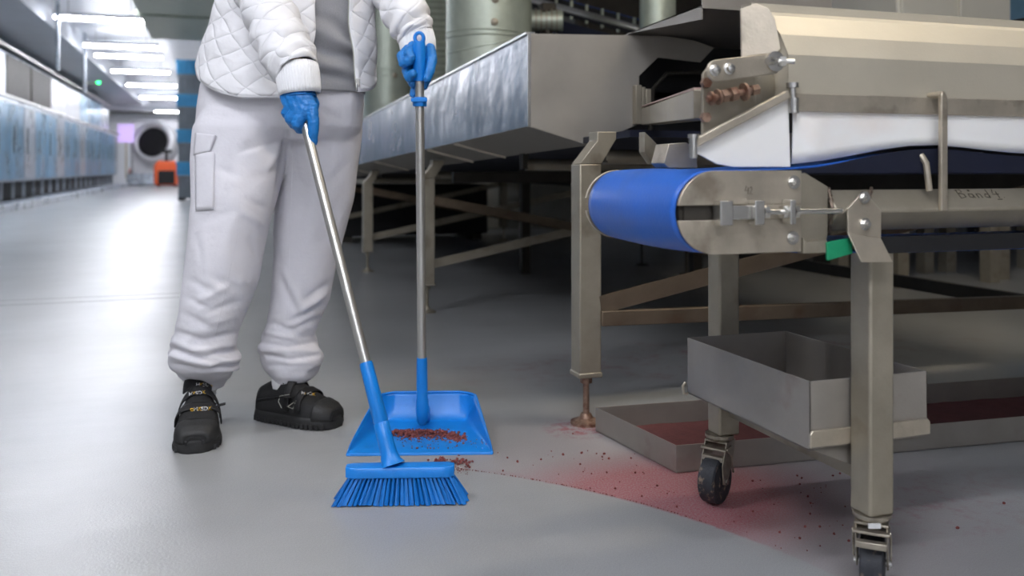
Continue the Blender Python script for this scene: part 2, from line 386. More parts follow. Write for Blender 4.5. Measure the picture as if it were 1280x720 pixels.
# overhead duct and cross pipe
d = MB().bx(-1.05, 1.9, 8.2, 16.4, 2.93, 3.25)
for y in (9.8, 11.8, 13.8): d.bx(-1.09, 1.94, y, y+.05, 2.9, 3.28)
tag(recentre(d.obj('air_duct', M['galv'], None, bevel=.01)), 'wide flat sheet metal air duct under the ceiling left of the person', 'duct')
q = MB().cyl((-3.2, 12.9, 3.2), (-1.15, 12.9, 3.2), .045, n=14)
for x in (-3, -1.4): q.cyl((x, 12.9, 3.2), (x, 12.9, 3.76), .012, n=8)
tag(recentre(q.obj('ceiling_pipe', M['blue_steel'], None)), 'thin bluish pipe crossing the aisle at the top of the picture', 'pipe')
# hanging drop pipes by the line
for i, (u, Y) in enumerate(((106, 22), (72, 17))):
    p = atY(u, 90, Y); MB().cyl((p.x, Y, 2.3), (p.x, Y, 3.3), .03, n=10)
    tag(recentre(MB().cyl((p.x, Y, 2.4), (p.x, Y, 3.76), .035, n=10).obj('drop_pipe', M['far_steel'], None)), ['thin grey drop pipe left of the farthest ceiling lamps', 'thin grey drop pipe hanging beside the nearest ceiling lamp'][i], 'pipe')

# crate stack behind the person
sp = atZ(241, 250, 0)
z = .06; hs = [('g', .50), ('b', .30), ('g', .42), ('b', .30), ('g', .50), ('b', .28), ('g', .44), ('b', .32)]
MB()
dl = MB()
for dx in (-.3, .1): dl.bx(sp.x+dx, sp.x+dx+.14, sp.y-.3, sp.y+.3, 0, .06)
tag(recentre(dl.bx(sp.x-.3, sp.x+.24, sp.y-.3, sp.y+.3, .045, .058).obj('pallet', M['black'], None)), 'low dark base under the tall crate stack', 'pallet')
nm = iter(['lowest grey crate of the tall stack behind the person', 'lowest blue crate of the tall stack behind the person', 'grey crate above the lowest blue crate of the tall stack', 'second blue crate from the bottom of the tall stack',
           'grey crate between the second and third blue crates', 'third blue crate from the bottom of the tall stack', 'topmost grey crate of the tall stack behind the person', 'topmost blue crate of the tall stack behind the person'])
for k_, h_ in hs:
    b = MB(); W = .30
    if k_ == 'b': W = .33
    b.bx(sp.x-W, sp.x+W, sp.y-.3, sp.y+.3, z, z+h_-.01)
    b.bx(sp.x-W-.02, sp.x+W+.02, sp.y-.32, sp.y+.32, z+h_-.06, z+h_-.005)
    for j in range(5): b.bx(sp.x-W+.05+j*.125, sp.x-W+.07+j*.125, sp.y-.315, sp.y-.3, z+.02, z+h_-.07)
    tag(recentre(b.obj('crate', M['grey_crate' if k_ == 'g' else 'blue_crate'], None, bevel=.006)), next(nm), 'crate', 'crates of the tall stack'); z += h_

# far end: kneader, pallet truck
kc = atd(192, 178, 36.5)
t = thing('kneading_machine', 'large white drum machine with dark round opening at the end of the aisle', 'machine', (kc.x, kc.y, 0))
MB().bx(kc.x-.9, kc.x+1.1, kc.y+.3, kc.y+1.6, .3, 2.7).obj('housing', M['kneader'], t, bevel=.1)
ax = Vector((-.35, -.9, .15)).normalized()
MB().lathe([(.80, 1.1), (.86, .2), (.84, 0), (.66, -.02), (.60, .06), (.60, .75), (.001, .78)], kc+ax*.1, -ax, 36).obj('drum', M['kneader'], t, smooth=True)
MB().lathe([(.585, .0), (.59, .7), (.001, .72)], kc+ax*.1, -ax, 32).obj('drum_lining', M['black'], t)
MB().bx(kc.x-1.0, kc.x+1.0, kc.y-.2, kc.y+1.6, 0, .5).obj('base', M['far_steel'], t, bevel=.05)
MB().bx(kc.x-1.35, kc.x-.75, kc.y-.1, kc.y+.05, 1.75, 2.5).obj('screen', M['screen'], t, bevel=.02)
MB().bx(kc.x-1.08, kc.x-1.0, kc.y+.05, kc.y+.13, .3, 1.9).obj('screen_post', M['steel'], t)
pt = atZ(208, 233.5, 0)
t = thing('pallet_truck', 'orange electric pallet truck parked at the end of the aisle', 'pallet truck', (pt.x, pt.y, 0))
def px(dx, dy, z): return (pt.x+dx, pt.y+dy, z)
MB().prism([px(-.45, 0, .06), px(.45, 0, .06), px(.45, 0, .8), px(.32, 0, 1.0), px(-.32, 0, 1.0), px(-.45, 0, .8)], (0, .7, 0)).obj('body', M['orange'], t, bevel=.06)
MB().bx(pt.x-.3, pt.x+.3, pt.y-.03, pt.y+.02, .1, .62).obj('front_cover', M['black'], t, bevel=.03)
MB().tube([px(0, .1, .95), px(0, -.05, 1.3), px(0, -.08, 1.38)], .05).obj('tiller', M['black'], t)
MB().bx(pt.x-.2, pt.x+.2, pt.y-.14, pt.y-.02, 1.3, 1.42).obj('tiller_head', M['black'], t, bevel=.03)
for sx in (-1, 1): MB().cyl(px(sx*.3-.04, .35, .09), px(sx*.3+.04, .35, .09), .09).obj('wheel', M['rubber'], t)
for sx in (-1, 1): MB().bx(pt.x+sx*.25-.08, pt.x+sx*.25+.08, pt.y+.7, pt.y+1.9, .08, .14).obj('fork', M['black'], t)
# orange/white cone-like warning bollard beside it
bp = atZ(163, 231, 0)
t = tag(recentre(MB().lathe([(.2, 0), (.2, .04), (.14, .05), (.04, .7), (.001, .72)], (bp.x, bp.y, 0)).obj('traffic_cone', M['orange'], None)), 'small orange cone on the floor left of the drum machine', 'cone')

# ------------------------------------------------------------------ trough conveyor behind (runs away along the aisle, falling slightly)
SL = -.030; TY0 = 2.70; TY1 = 9.2
def tz(z, y): return z+SL*(y-TY0)
T = thing('trough_conveyor', 'long stainless trough conveyor running away behind the dustpan pole', 'conveyor', (1.6, 5.2, 0))
def sheet(pts, th=.003):
    """thin steel sheet through planar points"""
    pts = [Vector(p) for p in pts]; n = (pts[1]-pts[0]).cross(pts[2]-pts[0]).normalized(); return MB().prism([p-n*th/2 for p in pts], n*th)
def tp(x, z, y): return (x, y, tz(z, y))
sp_ = MB()
ys = [TY0, 4.72, 7.0, TY1]
for a, b in zip(ys, ys[1:]):
    x0 = .95
    sp_.prism([tp(x0, .854, a), tp(x0, .854, b-.004), tp(x0, 1.151, b-.004), tp(x0, 1.151, a)], (.003, 0, 0))
sp_.obj('side_sheet', M['steel_mirror'], T)
MB().prism([tp(.943, 1.149, TY0), tp(.943, 1.149, TY1), tp(.943, 1.157, TY1), tp(.943, 1.157, TY0)], (.03, 0, 0)).obj('top_rim', M['chrome'], T)
b = MB()
for a, c in zip(ys, ys[1:]):
    b.prism([tp(.951, .853, a), tp(.951, .853, c-.004), tp(1.159, .794, c-.004), tp(1.159, .794, a)], (0, 0, .003))
b.obj('bottom_sheet', M['steel_matte'], T)
b = MB()
for y in (3.6, 4.1, 5.6, 6.8): b.bar(tp(.955, .850, y+.05), tp(1.16, .790, y-.02), .02, .008).mark()
b.pieces('stiffener', M['steel'], T)
fp = [(.95, 1.151), (1.437, 1.166), (1.555, 1.155), (1.628, 1.134), (1.575, 1.082), (1.413, 1.092), (1.342, 1.028), (1.342, .867), (1.159, .794), (.956, .854)]
MB().prism([(x, TY0-.004, z) for x, z in fp], (0, .004, 0)).obj('end_sheet', M['steel_matte'], T)
MB().prism([(.948, TY0-.006, .852), (.958, TY0-.006, .852), (.958, TY0-.006, 1.153), (.948, TY0-.006, 1.153)], (0, .006, 0)).obj('corner_trim', M['chrome'], T)
lt = MB()
for i, (dx, w_) in enumerate(((0, .022), (.024, .012), (.038, .018))): lt.bx(1.318+dx, 1.318+dx+w_, TY0-.03, TY0-.004, .865+.004*i, .995-.006*i)
lt.obj('latch', M['steel_box'], T, bevel=.002)
# canopy over the discharge
cz = 1.172
cb = MB()
cb.prism([(1.310, 2.70, cz), (1.310, 2.68, cz-.004), (1.310, 2.235, cz-.030), (1.310, 2.235, cz+.012)], (.003, 0, 0))
cb.prism([(1.310, 2.235, cz+.008), (2.0, 2.235, cz+.012), (2.0, 3.0, cz-.005), (1.345, 3.0, cz-.008), (1.310, 2.70, cz-.004)], (0, 0, .004))
cb.bx(1.31, 1.75, 2.233, 2.237, cz+.002, cz+.06)
cb.obj('canopy', M['steel_matte'], T)
MB().bx(1.36, 2.7, 3.05, 3.5, .86, 1.12).obj('dark_interior', M['black'], T); MB().bx(2.45, 2.5, 1.75, 3.1, .80, 1.2).obj('shade_panel', M['black'], T)  # black box and panels stand in for the shade inside the opening
MB().bx(1.40, 2.5, 2.9, 2.92, .80, 1.165).obj('shade_panel', M['black'], T)
MB().tube([(1.46, 2.85, .82), (1.46, 2.82, 1.0), (1.50, 2.80, 1.05), (1.62, 2.8, 1.06), (1.75, 2.8, 1.06)], .008).obj('rod', M['steel_dark'], T)
# belt and rollers under the trough; belt widened to block light below
MB().prism([tp(1.14, .80, 2.35), tp(1.14, .80, 9), tp(2.75, .80, 9), tp(2.75, .80, 2.35)], (0, 0, .02)).obj('return_belt', M['belt_dark'], T)
MB().prism([tp(1.2, .98, 2.9), tp(1.2, .98, 9), tp(2.75, .98, 9), tp(2.75, .98, 2.9)], (0, 0, .02)).obj('belt', M['belt_dark'], T)
for y in (2.6, 3.35, 5.2, 6.9):
    r_ = MB().cyl(tp(1.17, .752, y), tp(2.7, .752, y), .024, n=14).obj('roller', M['steel_box'], T)
    MB().bx(1.15, 1.175, y-.02, y+.02, tz(.735, y), tz(.80, y)).obj('roller_bracket', M['steel_dark'], r_)
MB().bx(2.7, 2.75, 2.35, 9, .58, .85).obj('far_rail', M['steel_dark'], T)
for y in (4.6, 6.8): MB().bx(1.2, 2.7, y, y+.04, .64, .70).obj('cross_member', M['steel_dark'], T)
def tleg(x, y, mirror=False):
    zt = tz(.80, y); s_ = -1 if mirror else 1
    l = MB(); w_ = .033
    l.bx(x-w_, x+w_, y-w_, y+w_, .135, zt-.08); l.bx(x-w_-.003, x+w_+.003, y-w_-.003, y+w_+.003, .135, .15)
    l = l.obj('leg', M['steel_box'], T, bevel=.004)
    MB().prism([(x-s_*w_, y-w_, zt-.08), (x+s_*w_, y-w_, zt-.08), (x+s_*(w_+.045), y-w_, zt-.01), (x+s_*(w_+.045), y-w_, zt+.01), (x+s_*.02, y-w_, zt+.01), (x+s_*.02, y-w_, zt-.015)], (0, .06, 0)).obj('leg_bracket', M['steel_box'], l, bevel=.002)
    f = MB(); f.cyl((x, y, .02), (x, y, .14), .009, n=12); f.cyl((x, y, .115), (x, y, .13), .017, n=6)
    f.lathe([(.001, .03), (.014, .03), (.02, .018), (.044, .008), (.044, 0), (.001, 0)], (x, y, 0)); f.obj('levelling_foot', M['rusty' if y < 3 else 'steel_box'], l)
for y in (2.32, 4.36, 6.2, 8.4):
    tleg(1.0 if y > 3 else .99, y); tleg(2.7, y, True)
for y, k_ in ((4.36, 0), (6.2, 1), (8.4, 2)):
    MB().bar((1.03, y-.03, .56), (2.68, y-.03, .235), .006, .045).obj('brace', M['brace_steel'], T)
    MB().bar((1.03, y+.03, .235), (2.68, y+.03, .56), .006, .045).obj('brace', M['steel_box'], T)
MB().bar((1.02, 2.29, .337), (2.68, 2.29, .66), .006, .05).obj('brace', M['brace_steel'], T)
MB().bar((1.02, 2.29, .30), (2.68, 2.29, .27), .03, .042).obj('cross_bar', M['brace_steel'], T, bevel=.002)
MB().bar((2.7, 2.36, .25), (2.7, 8.3, .25), .03, .05).obj('long_bar', M['steel_dark'], T)

# galvanised spiral ducts
def spiral(name, u, d_, r, z0, z1, label, seams, bolts=()):
    c = atd(u, 210, d_); t = thing(name, label, 'duct', (c.x, c.y, z0))
    b = MB().cyl((c.x, c.y, z0), (c.x, c.y, z1), r, n=48); b.obj('tube', M['galv'], t)
    b = MB()
    for (zz, tilt) in seams:
        pts = [(c.x+(r+.001)*math.cos(a), c.y+(r+.001)*math.sin(a), zz+tilt*math.cos(a-.3)) for a in (2*PI*i/40 for i in range(41))]
        b.tube(pts, .0035, 6)
    b.obj('seam', M['galv'], t)
    b = MB()
    for (uu, vv) in bolts:
        rr = ray(uu, vv); al = (uu-u)/FPX*d_/r; n_ = (-FW*math.sqrt(max(0, 1-al*al))+RT*al)
        p = Vector((c.x, c.y, CAMH+(210-vv)/FPX*d_))+n_*r
        b.lathe([(.020, 0), (.020, .003), (.011, .006), (.011, .014), (.001, .015)], p, n_, 14)
    if bolts: b.obj('bolt', M['steel_box'], t)
spiral('spiral_duct', 611, 4.75, .228, tz(1.0, 4.7), 3.7, 'wide galvanised duct standing behind the trough, right of the raised hand', [(1.40, .0), (1.38, .06), (1.42, -.01)], [(620, 9), (619, 36)])
spiral('spiral_duct', 484, 6.2, .165, tz(1.0, 6), 3.7, 'galvanised duct partly hidden by the jacket and the raised sleeve', [(1.15, 0), (1.36, .02), (1.38, -.02)], [(497, 97)])
spiral('spiral_duct', 822, 5.2, .105, 1.0, 3.7, 'narrow galvanised duct rising behind the conveyor canopy', [(1.52, .03)])
c = atd(545, 210, 6.6); b = MB()
b.lathe([(.20+.012*(i % 2), 1.02+i*.022) for i in range(110)], (c.x, c.y, 0), n=32)
tag(recentre(b.obj('ribbed_hose', M['galv'], None)), 'ribbed metal hose seen between the two wide ducts', 'hose')

# raised conveyor with red modular belt, behind
A = atd(690, 8, 5.6); B_ = atd(800, 38, 5.3)
t = thing('overhead_conveyor', 'raised dark conveyor carrying a red belt behind the trough', 'conveyor', (2.3, 5.2, 0))
dr = (B_-A).normalized()
MB().cyl(A-dr*.35, B_+dr*.8, .028, n=18).obj('rail', M['chrome'], t)
off = FW*.25+UP*.06
MB().bar(A-dr*.35+off, B_+dr*.8+off, .02, .10).obj('side_rail', M['black'], t)
for i in range(14):
    p = A-dr*.3+dr*(i*.115)+off*.9
    MB().bar(p+UP*-.06, p+UP*.06, .012, .02).obj('bracket', M['galv'], t)
MB().bar(A-dr*.35+off+FW*.2+UP*.07, B_+dr*.8+off+FW*.2+UP*.07, .3, .03).obj('red_belt', M['red_belt'], t)
MB().bar(A+dr*.1+off+FW*.5+UP*.11, B_+dr*.8+off+FW*.5+UP*.11, .03, .09).obj('blue_guard', M['belt'], t)
MB().bar(A-dr*.35+FW*.1-UP*.12, B_+dr*.8+FW*.1-UP*.12, .3, .12).obj('under_housing', M['belt_dark'], t)
for k_ in (0, 1):
    p = (A, B_)[k_]+FW*.4+dr*(.45 if k_ else -.2); MB().bx(p.x-.03, p.x+.03, p.y-.03, p.y+.03, 0, p.z-.1).obj('leg', M['steel_dark'], t)
# lumpy drive motor at its left end
mp_ = atd(684, 26, 5.2); t = thing('drive_motor', 'grey geared motor between the wide duct and the red belt conveyor', 'motor', (mp_.x, mp_.y, 1.3))
MB().cyl(mp_-RT*.10, mp_+RT*.09, .062, n=18).obj('motor_body', M['galv'], t, bevel=.006)
b = MB(); [b.cyl(mp_-RT*(.07-.03*i), mp_-RT*(.062-.03*i), .072, n=18) for i in range(5)]; b.obj('cooling_fin', M['steel_box'], t)
MB().box(mp_+UP*.07, (.09, .08, .06)).obj('terminal_box', M['steel_dark'], t, bevel=.01)
MB().cyl((mp_.x, mp_.y, 1.0), mp_, .03).obj('post', M['steel_dark'], t)

# things in the background on the right
def cabinet(x0, x1, y0, y1, z0, z1, label, m='cabinet', doors=2):
    t = thing('machine_cabinet', label, 'cabinet', ((x0+x1)/2, (y0+y1)/2, 0), 0, 'machine cabinets in the background')
    MB().bx(x0, x1, y0, y1, z0, z1).obj('body', M[m], t, bevel=.015)
    w_ = (x1-x0)/doors
    for i in range(doors):
        dd = MB().bx(x0+i*w_+.02, x0+(i+1)*w_-.02, y0-.02, y0, z0+.04, z1-.04).obj('door', M[m], t, bevel=.006)
        MB().bx(x0+i*w_+w_-.09, x0+i*w_+w_-.07, y0-.05, y0-.02, z0+.6, z0+.8).obj('handle', M['chrome'], dd)
    for sx in (x0+.08, x1-.08):
        for sy in (y0+.08, y1-.08): MB().bx(sx-.04, sx+.04, sy-.04, sy+.04, 0, z0).obj('leg', M['steel_box'], t)
c1 = atY(1122, 0, 4.3); c2 = atY(1263, 0, 4.3)
cabinet(c1.x, c2.x, 4.3, 5.0, .50, 2.1, 'white machine cabinet on legs behind the hood at top right')
cabinet(c2.x+.03, c2.x+.9, 4.4, 5.0, .50, 2.1, 'blue grey cabinet at the top right picture corner', 'blue_steel', 1)
c3 = atY(1042, 0, 5); c4 = atY(1118, 0, 5)
t = thing('carton', 'brown carton under a dark roller behind the hood', 'box', (c3.x, 5, 0))
MB().bx(c3.x, c4.x+.1, 5, 5.4, 1.2, atY(1080, 9, 5).z).obj('flaps', M['brown'], t, bevel=.01)
MB().bx(c3.x+.02, c4.x+.08, 5.02, 5.38, .6, 1.2).obj('base', M['brown'], t)
MB().bx(c3.x+.1, c4.x-.05, 5.05, 5.35, 0, .6).obj('stand', M['steel_dark'], t)
a = atY(1035, -4, 5.1); b_ = atY(1125, -2, 5.1)
MB().bx(c3.x-.1, c4.x+.2, 5.45, 5.9, 1.5, 2.0)
tag(recentre(MB().cyl(a, b_, .07).add([], []).obj('dark_roller', M['black'], None)), 'dark roller above the brown carton behind the hood', 'roller')
p = atY(1140, 18, 4.2)
t = thing('floor_panel', 'pale board standing in for the lit wall beneath the trough conveyor', 'partition', (2.6, 9.6, 0))
MB().bx(1.2, 4.2, 10.2, 10.3, 0, 1.1).obj('board', M['cabinet'], t)  # pale board stands in for light patches of a distant wall
MB().bx(1.2, 4.2, 10.17, 10.33, 1.1, 1.14).obj('cap', M['steel'], t)
t = thing('darkening_box', 'black box added low under the far part of the trough conveyor to darken it', 'cabinet', (1.9, 8.8, 0))
MB().bx(1.1, 2.6, 8.6, 9.3, .06, .56).obj('body', M['black'], t, bevel=.02)  # black mass added to darken the space under the trough
for x in (1.2, 2.5): MB().bx(x-.05, x+.05, 8.65, 9.25, 0, .06).obj('foot', M['steel_dark'], t)
t = thing('darkening_housing', 'large dark housing on legs added far behind the conveyors to darken the floor', 'machine', (6, 10, 0))
MB().bx(3.1, 10.5, 7.5, 13.5, .62, 3.1).obj('body', M['steel_dark'], t, bevel=.03)  # housing added to keep light off the far floor
for i in range(5): MB().bx(3.2+i*1.45, 4.55+i*1.45, 7.46, 7.5, .75, 2.9).obj('door', M['far_steel' if i > 2 else 'steel_dark'], t, bevel=.01)
for x in (3.3, 5.6, 7.9, 10.2):
    for y in (7.7, 10.5, 13.2): MB().bx(x-.05, x+.05, y-.05, y+.05, 0, .62).obj('leg', M['steel_dark'], t)
# another dark conveyor beyond, with legs and feet
T3 = thing('cross_conveyor', 'dark frame conveyor crossing the hall beyond the belt conveyor', 'conveyor', (4, 5.6, 0))
MB().bx(2.9, 8.5, 5.3, 6.0, .70, .78).obj('bed', M['black'], T3)
MB().bx(2.9, 8.5, 5.27, 5.32, .62, .72).obj('side_rail', M['steel_dark'], T3); MB().bx(2.9, 8.5, 5.98, 6.03, .62, .72).obj('side_rail', M['steel_dark'], T3)
for x in (3.0, 4.6, 6.2, 8.0):
    for y in (5.32, 5.98):
        l = MB().bx(x-.03, x+.03, y-.03, y+.03, .2, .66).obj('leg', M['steel_dark'], T3)
        MB().cyl((x, y, .015), (x, y, .2), .01, n=8).lathe([(.001, .02), (.05, .01), (.05, 0), (.001, 0)], (x, y, 0)).obj('levelling_foot', M['steel_dark'], l)
MB().bar((3.0, 5.35, .25), (4.6, 5.35, .6), .02, .04).obj('brace', M['brace_steel'], T3)

# ------------------------------------------------------------------ belt conveyor in front (runs to the right)
K = thing('belt_conveyor', 'stainless belt conveyor with blue belt end and two castered legs', 'conveyor', (1.7, 1.45, 0))
YN, YF = 1.20, 1.555          # plates
RX, RZ, RR = .727, .6515, .0645
XE = 3.1
def plate(y, sgn, name='side_plate'):
    pts = [(RX+RR*math.cos(a), y, RZ+RR*math.sin(a)) for a in (math.radians(90+180*i/24) for i in range(25))]
    pts += [(.883, y, RZ-RR), (.883, y, RZ+RR)]
    # slot cut as an inset: build plate from upper, lower and rear pieces
    up = [(RX+RR*math.cos(a), y, RZ+RR*math.sin(a)) for a in (math.radians(90+80*i/14) for i in range(15))]
    up[-1] = (RX-RR*.985, y, RZ+.0115)
    m_ = MB()
    m_.prism(up+[(.758, y, RZ+.0115), (.883, y, RZ+.0115), (.883, y, RZ+RR)], (0, .006*sgn, 0))
    lo = [(x, yy, 2*RZ-z) for x, yy, z in up]
    m_.prism(lo[::-1]+[(.883, y, RZ-RR), (.883, y, RZ-.0115), (.758, y, RZ-.0115)], (0, .006*sgn, 0))
    m_.prism([(.80, y, RZ-.0115), (.883, y, RZ-.0115), (.883, y, RZ+.0115), (.80, y, RZ+.0115)], (0, .006*sgn, 0))
    return m_.obj(name, M['steel'], K, bevel=.001)
pn = plate(YN, 1); pf = plate(YF, 1)
MB().cyl((RX, YN+.012, RZ), (RX, YF-.006, RZ), RR-.008, n=40).obj('end_roller', M['steel_dark'], K)
MB().bx(RX-.05, RX+.02, YN+.0065, YN+.012, RZ-.011, RZ+.011).obj('slot_backing', M['steel_dark'], K)
# belt: wraps the roller, top run rises gently under the hood, near edge lifted
def smooth_(t_): t_ = max(0, min(1, t_)); return t_*t_*(3-2*t_)
def belt():
    rings = []; ny = 22
    top = lambda x: .716+.002+.030*math.exp(-((x-1.13)/.17)**2)+.022/(1+math.exp(-(x-1.25)/.08))
    path = [('t', x) for x in [XE-(XE-RX)*i/60 for i in range(60)]]
    out = []
    for _, x in path: out.append((x, None))
    verts = []
    for j in range(ny+1):
        q_ = j/ny; y = YN+.014+(YF-YN-.026)*q_
        bul = 0.004*math.sin(PI*min(1, max(0, q_)))
        row = []
        for _, x in path:
            lift = (top(x)-.718)*(1-.5*q_)
            row.append(Vector((x, y, .7155+bul*0+lift)))
        for i in range(1, 33):
            a = math.radians(90+180*i/32); r_ = RR-.002+bul
            row.append(Vector((RX+r_*math.cos(a), y, RZ+r_*math.sin(a))))
        for x, sg in ((.8, .001), (.9, -.004), (1.1, -.010), (1.5, -.011), (2, -.011), (2.5, -.011), (XE, -.011)): row.append(Vector((x, y, RZ-RR+.002+sg)))
        verts.append(row)
    return verts
bv = belt()
MB().loft(bv, closed=False).obj('belt', M['belt'], K, solid=.003)
MB().bx(.89, XE, YN+.03, YF-.02, .7085, .714).obj('slider_bed', M['belt_dark'], K)
sk = MB(); top = [r for r in bv[0] if r.z > .70 and r.x > .86]
sk.prism([Vector((r.x, YN+.009, r.z+.0040*smooth_((r.x-.9)/.12)-.0016)) for r in top]+[Vector((.88, YN+.009, .7120)), Vector((XE, YN+.009, .7120))][::1], (0, .004, 0)); sk.obj('belt_edge_guard', M['belt_dark'], K)
MB().bx(1.0, XE, YN+.006, YN+.010, .5785, .606).obj('return_guide', M['black'], K)
# beams: square tube turned on its corner
bz = .650
def diamond(x0, x1, y, z, h=.036): return [[Vector((x, y+h*a, z+h*b)) for a, b in ((0, 1), (-1, 0), (0, -1), (1, 0))] for x in (x0, x1)]
bm_ = MB().loft(diamond(.945, XE, YN+.028, bz)).obj('beam', M['steel_box'], K, bevel=.005, seg=3)
MB().loft(diamond(.89, XE, YF+.10, bz-.014)).obj('beam', M['steel_box'], K, bevel=.005, seg=3)
# welded stub and weld beads
w_ = MB()
def bead(pts):
    out = []; pts = [Vector(p) for p in pts]
    for a, b in zip(pts, pts[1:]):
        n_ = max(2, int((b-a).length/.003))
        for i in range(n_): out.append(a.lerp(b, i/n_)+Vector((random.uniform(-.001, .001), random.uniform(-.0006, .0006), random.uniform(-.001, .001))))
    return out
yb = YN+.028
for xx, sh in ((.935, .0), (1.0, .02)):
    pts = bead([(xx+sh+.02, yb-.002, bz+.037), (xx, yb-.037, bz), (xx+.02, yb-.002, bz-.037)])
    w_.mark(); w_.tube(pts, [random.uniform(.0022, .0042) for _ in pts], 6)
w_.pieces('weld', M['weld'], K)
MB().prism([(.878, YN+.0065, .712), (.895, YN+.0065, .712), (.938, YN+.0065, .690), (.938, YN+.0065, .612), (.93, YN+.0065, .590), (.878, YN+.0065, .590)], (0, .005, 0)).obj('gusset', M['steel_box'], K, bevel=.001)
# stroke lettering on the beam: Bånd 4.
def strokes(lines, o, ex, ey, n_, r=.0006):
    b = MB()
    for ln in lines: b.tube([o+ex*x+ey*y+n_ for x, y in ln], r, 5)
    return b
# upper-left face of the beam: from apex to front corner
p0 = Vector((1.214, YN+.010, bz+.018)); eyv = Vector((0, .7071, .7071)); exv = Vector((1, 0, 0)); nn = Vector((0, -.7071, .7071))*.0005
sc = .0115
txt = [[(0, 0), (0, 1.5)], [(-.2, 1.4), (.6, 1.5), (.7, 1.1), (.1, .85), (.8, .7), (.85, .2), (0, 0)],
       [(2.1, .7), (1.5, .75), (1.4, .2), (1.9, .05), (2.1, .6)], [(2.1, .7), (2.15, 0)], [(1.7, 1.3), (1.9, 1.5), (2.0, 1.2), (1.7, 1.3)],
       [(2.7, 0), (2.7, .8)], [(2.7, .6), (3.0, .8), (3.25, .6), (3.3, 0)],
       [(4.5, .6), (4.0, .7), (3.8, .2), (4.3, 0), (4.5, .5)], [(4.55, 1.5), (4.5, 0)],
       [(5.6, 1.5), (5.2, .6), (6.2, .65)], [(5.95, 1.1), (5.85, -.05)], [(5.4, -.3), (6.1, -.3)], [(6.6, 0), (6.65, .02)]]
strokes(txt, p0, exv*sc*1.25, eyv*sc*1.15, nn).obj('handwriting', M['ink'], K)
o42 = Vector((.779, YN-.0003, .679)); sc = .008
strokes([[(.3, 1.6), (0, .7), (.8, .8)], [(.7, 1.4), (.7, 0)], [(1.1, 1.2), (1.4, 1.5), (1.6, 1.1), (1.1, 0), (1.7, .1)]], o42, exv*sc, UP*sc, Vector((0, 0, 0)), .0005).obj('handwriting', M['ink'], K)
# belt tensioner
tn = MB(); yv = YN-.001
tn.bx(.722, .744, yv-.022, yv, RZ-.019, RZ+.019); tn.mark(); tn.bx(.783, .800, yv-.022, yv, RZ-.019, RZ+.019)
tn.mark(); tn.bx(.845, .855, yv-.024, yv, RZ-.019, RZ+.019)
tn.pieces('tension_block', M['chrome'], K, bevel=.0015)
MB().bx(.744, .783, yv-.012, yv, RZ-.011, RZ+.011).obj('slider', M['chrome'], K, bevel=.002)
MB().cyl((.79, yv-.012, RZ), (.948, yv-.012, RZ), .0047, n=12).obj('threaded_rod', M['chrome'], K)
nt = MB()
for x in (.803, .836, .858): nt.cyl((x, yv-.012, RZ), (x+.008, yv-.012, RZ), .0105, n=6).mark()
nt.cyl((.8, yv-.012, RZ), (.803, yv-.012, RZ), .012); 
nt.pieces('nut', M['chrome'], K)
bl = MB()
for x, z_ in ((.868, RZ+.046), (.866, RZ-.042)): bl.bolt((x, YN, z_), (0, -1, 0), .0075).mark()
bl.pieces('bolt', M['chrome'], K)
bq = lambda u, v, Y: atY(u, v, Y)
# lower angle and green block
MB().prism([(.885, YN-.002, .610), (.890, YN-.002, .602), (.93, YN-.002, .604), (.93, YN-.002, .584), (.885, YN-.002, .584)], (0, .02, 0)).obj('angle_piece', M['steel_box'], K, bevel=.001)
MB().prism([bq(1034, 303, YN-.006), bq(1035, 326, YN-.006), bq(1066, 317, YN-.002), bq(1066, 297, YN-.002)], (0, .006, 0)).obj('green_block', M['green'], K, bevel=.001)
# post on the near beam
MB().prism([(1.150, YN-.012, .648), (1.164, YN-.012, .648), (1.164, YN-.012, .838), (1.160, YN-.012, .845), (1.152, YN-.012, .848), (1.150, YN-.012, .84)], (0, .008, 0)).obj('post', M['steel'], K, bevel=.002)
MB().cyl((1.156, YN-.010, .843), (1.156, YN+.022, .843), .006, n=12).obj('post_hook', M['steel'], K)
MB().tube([(1.129, YN+.012, .742), (1.133, YN+.004, .728), (1.140, YN+.004, .682)], .0055, 8).obj('guide_pin', M['steel'], K)
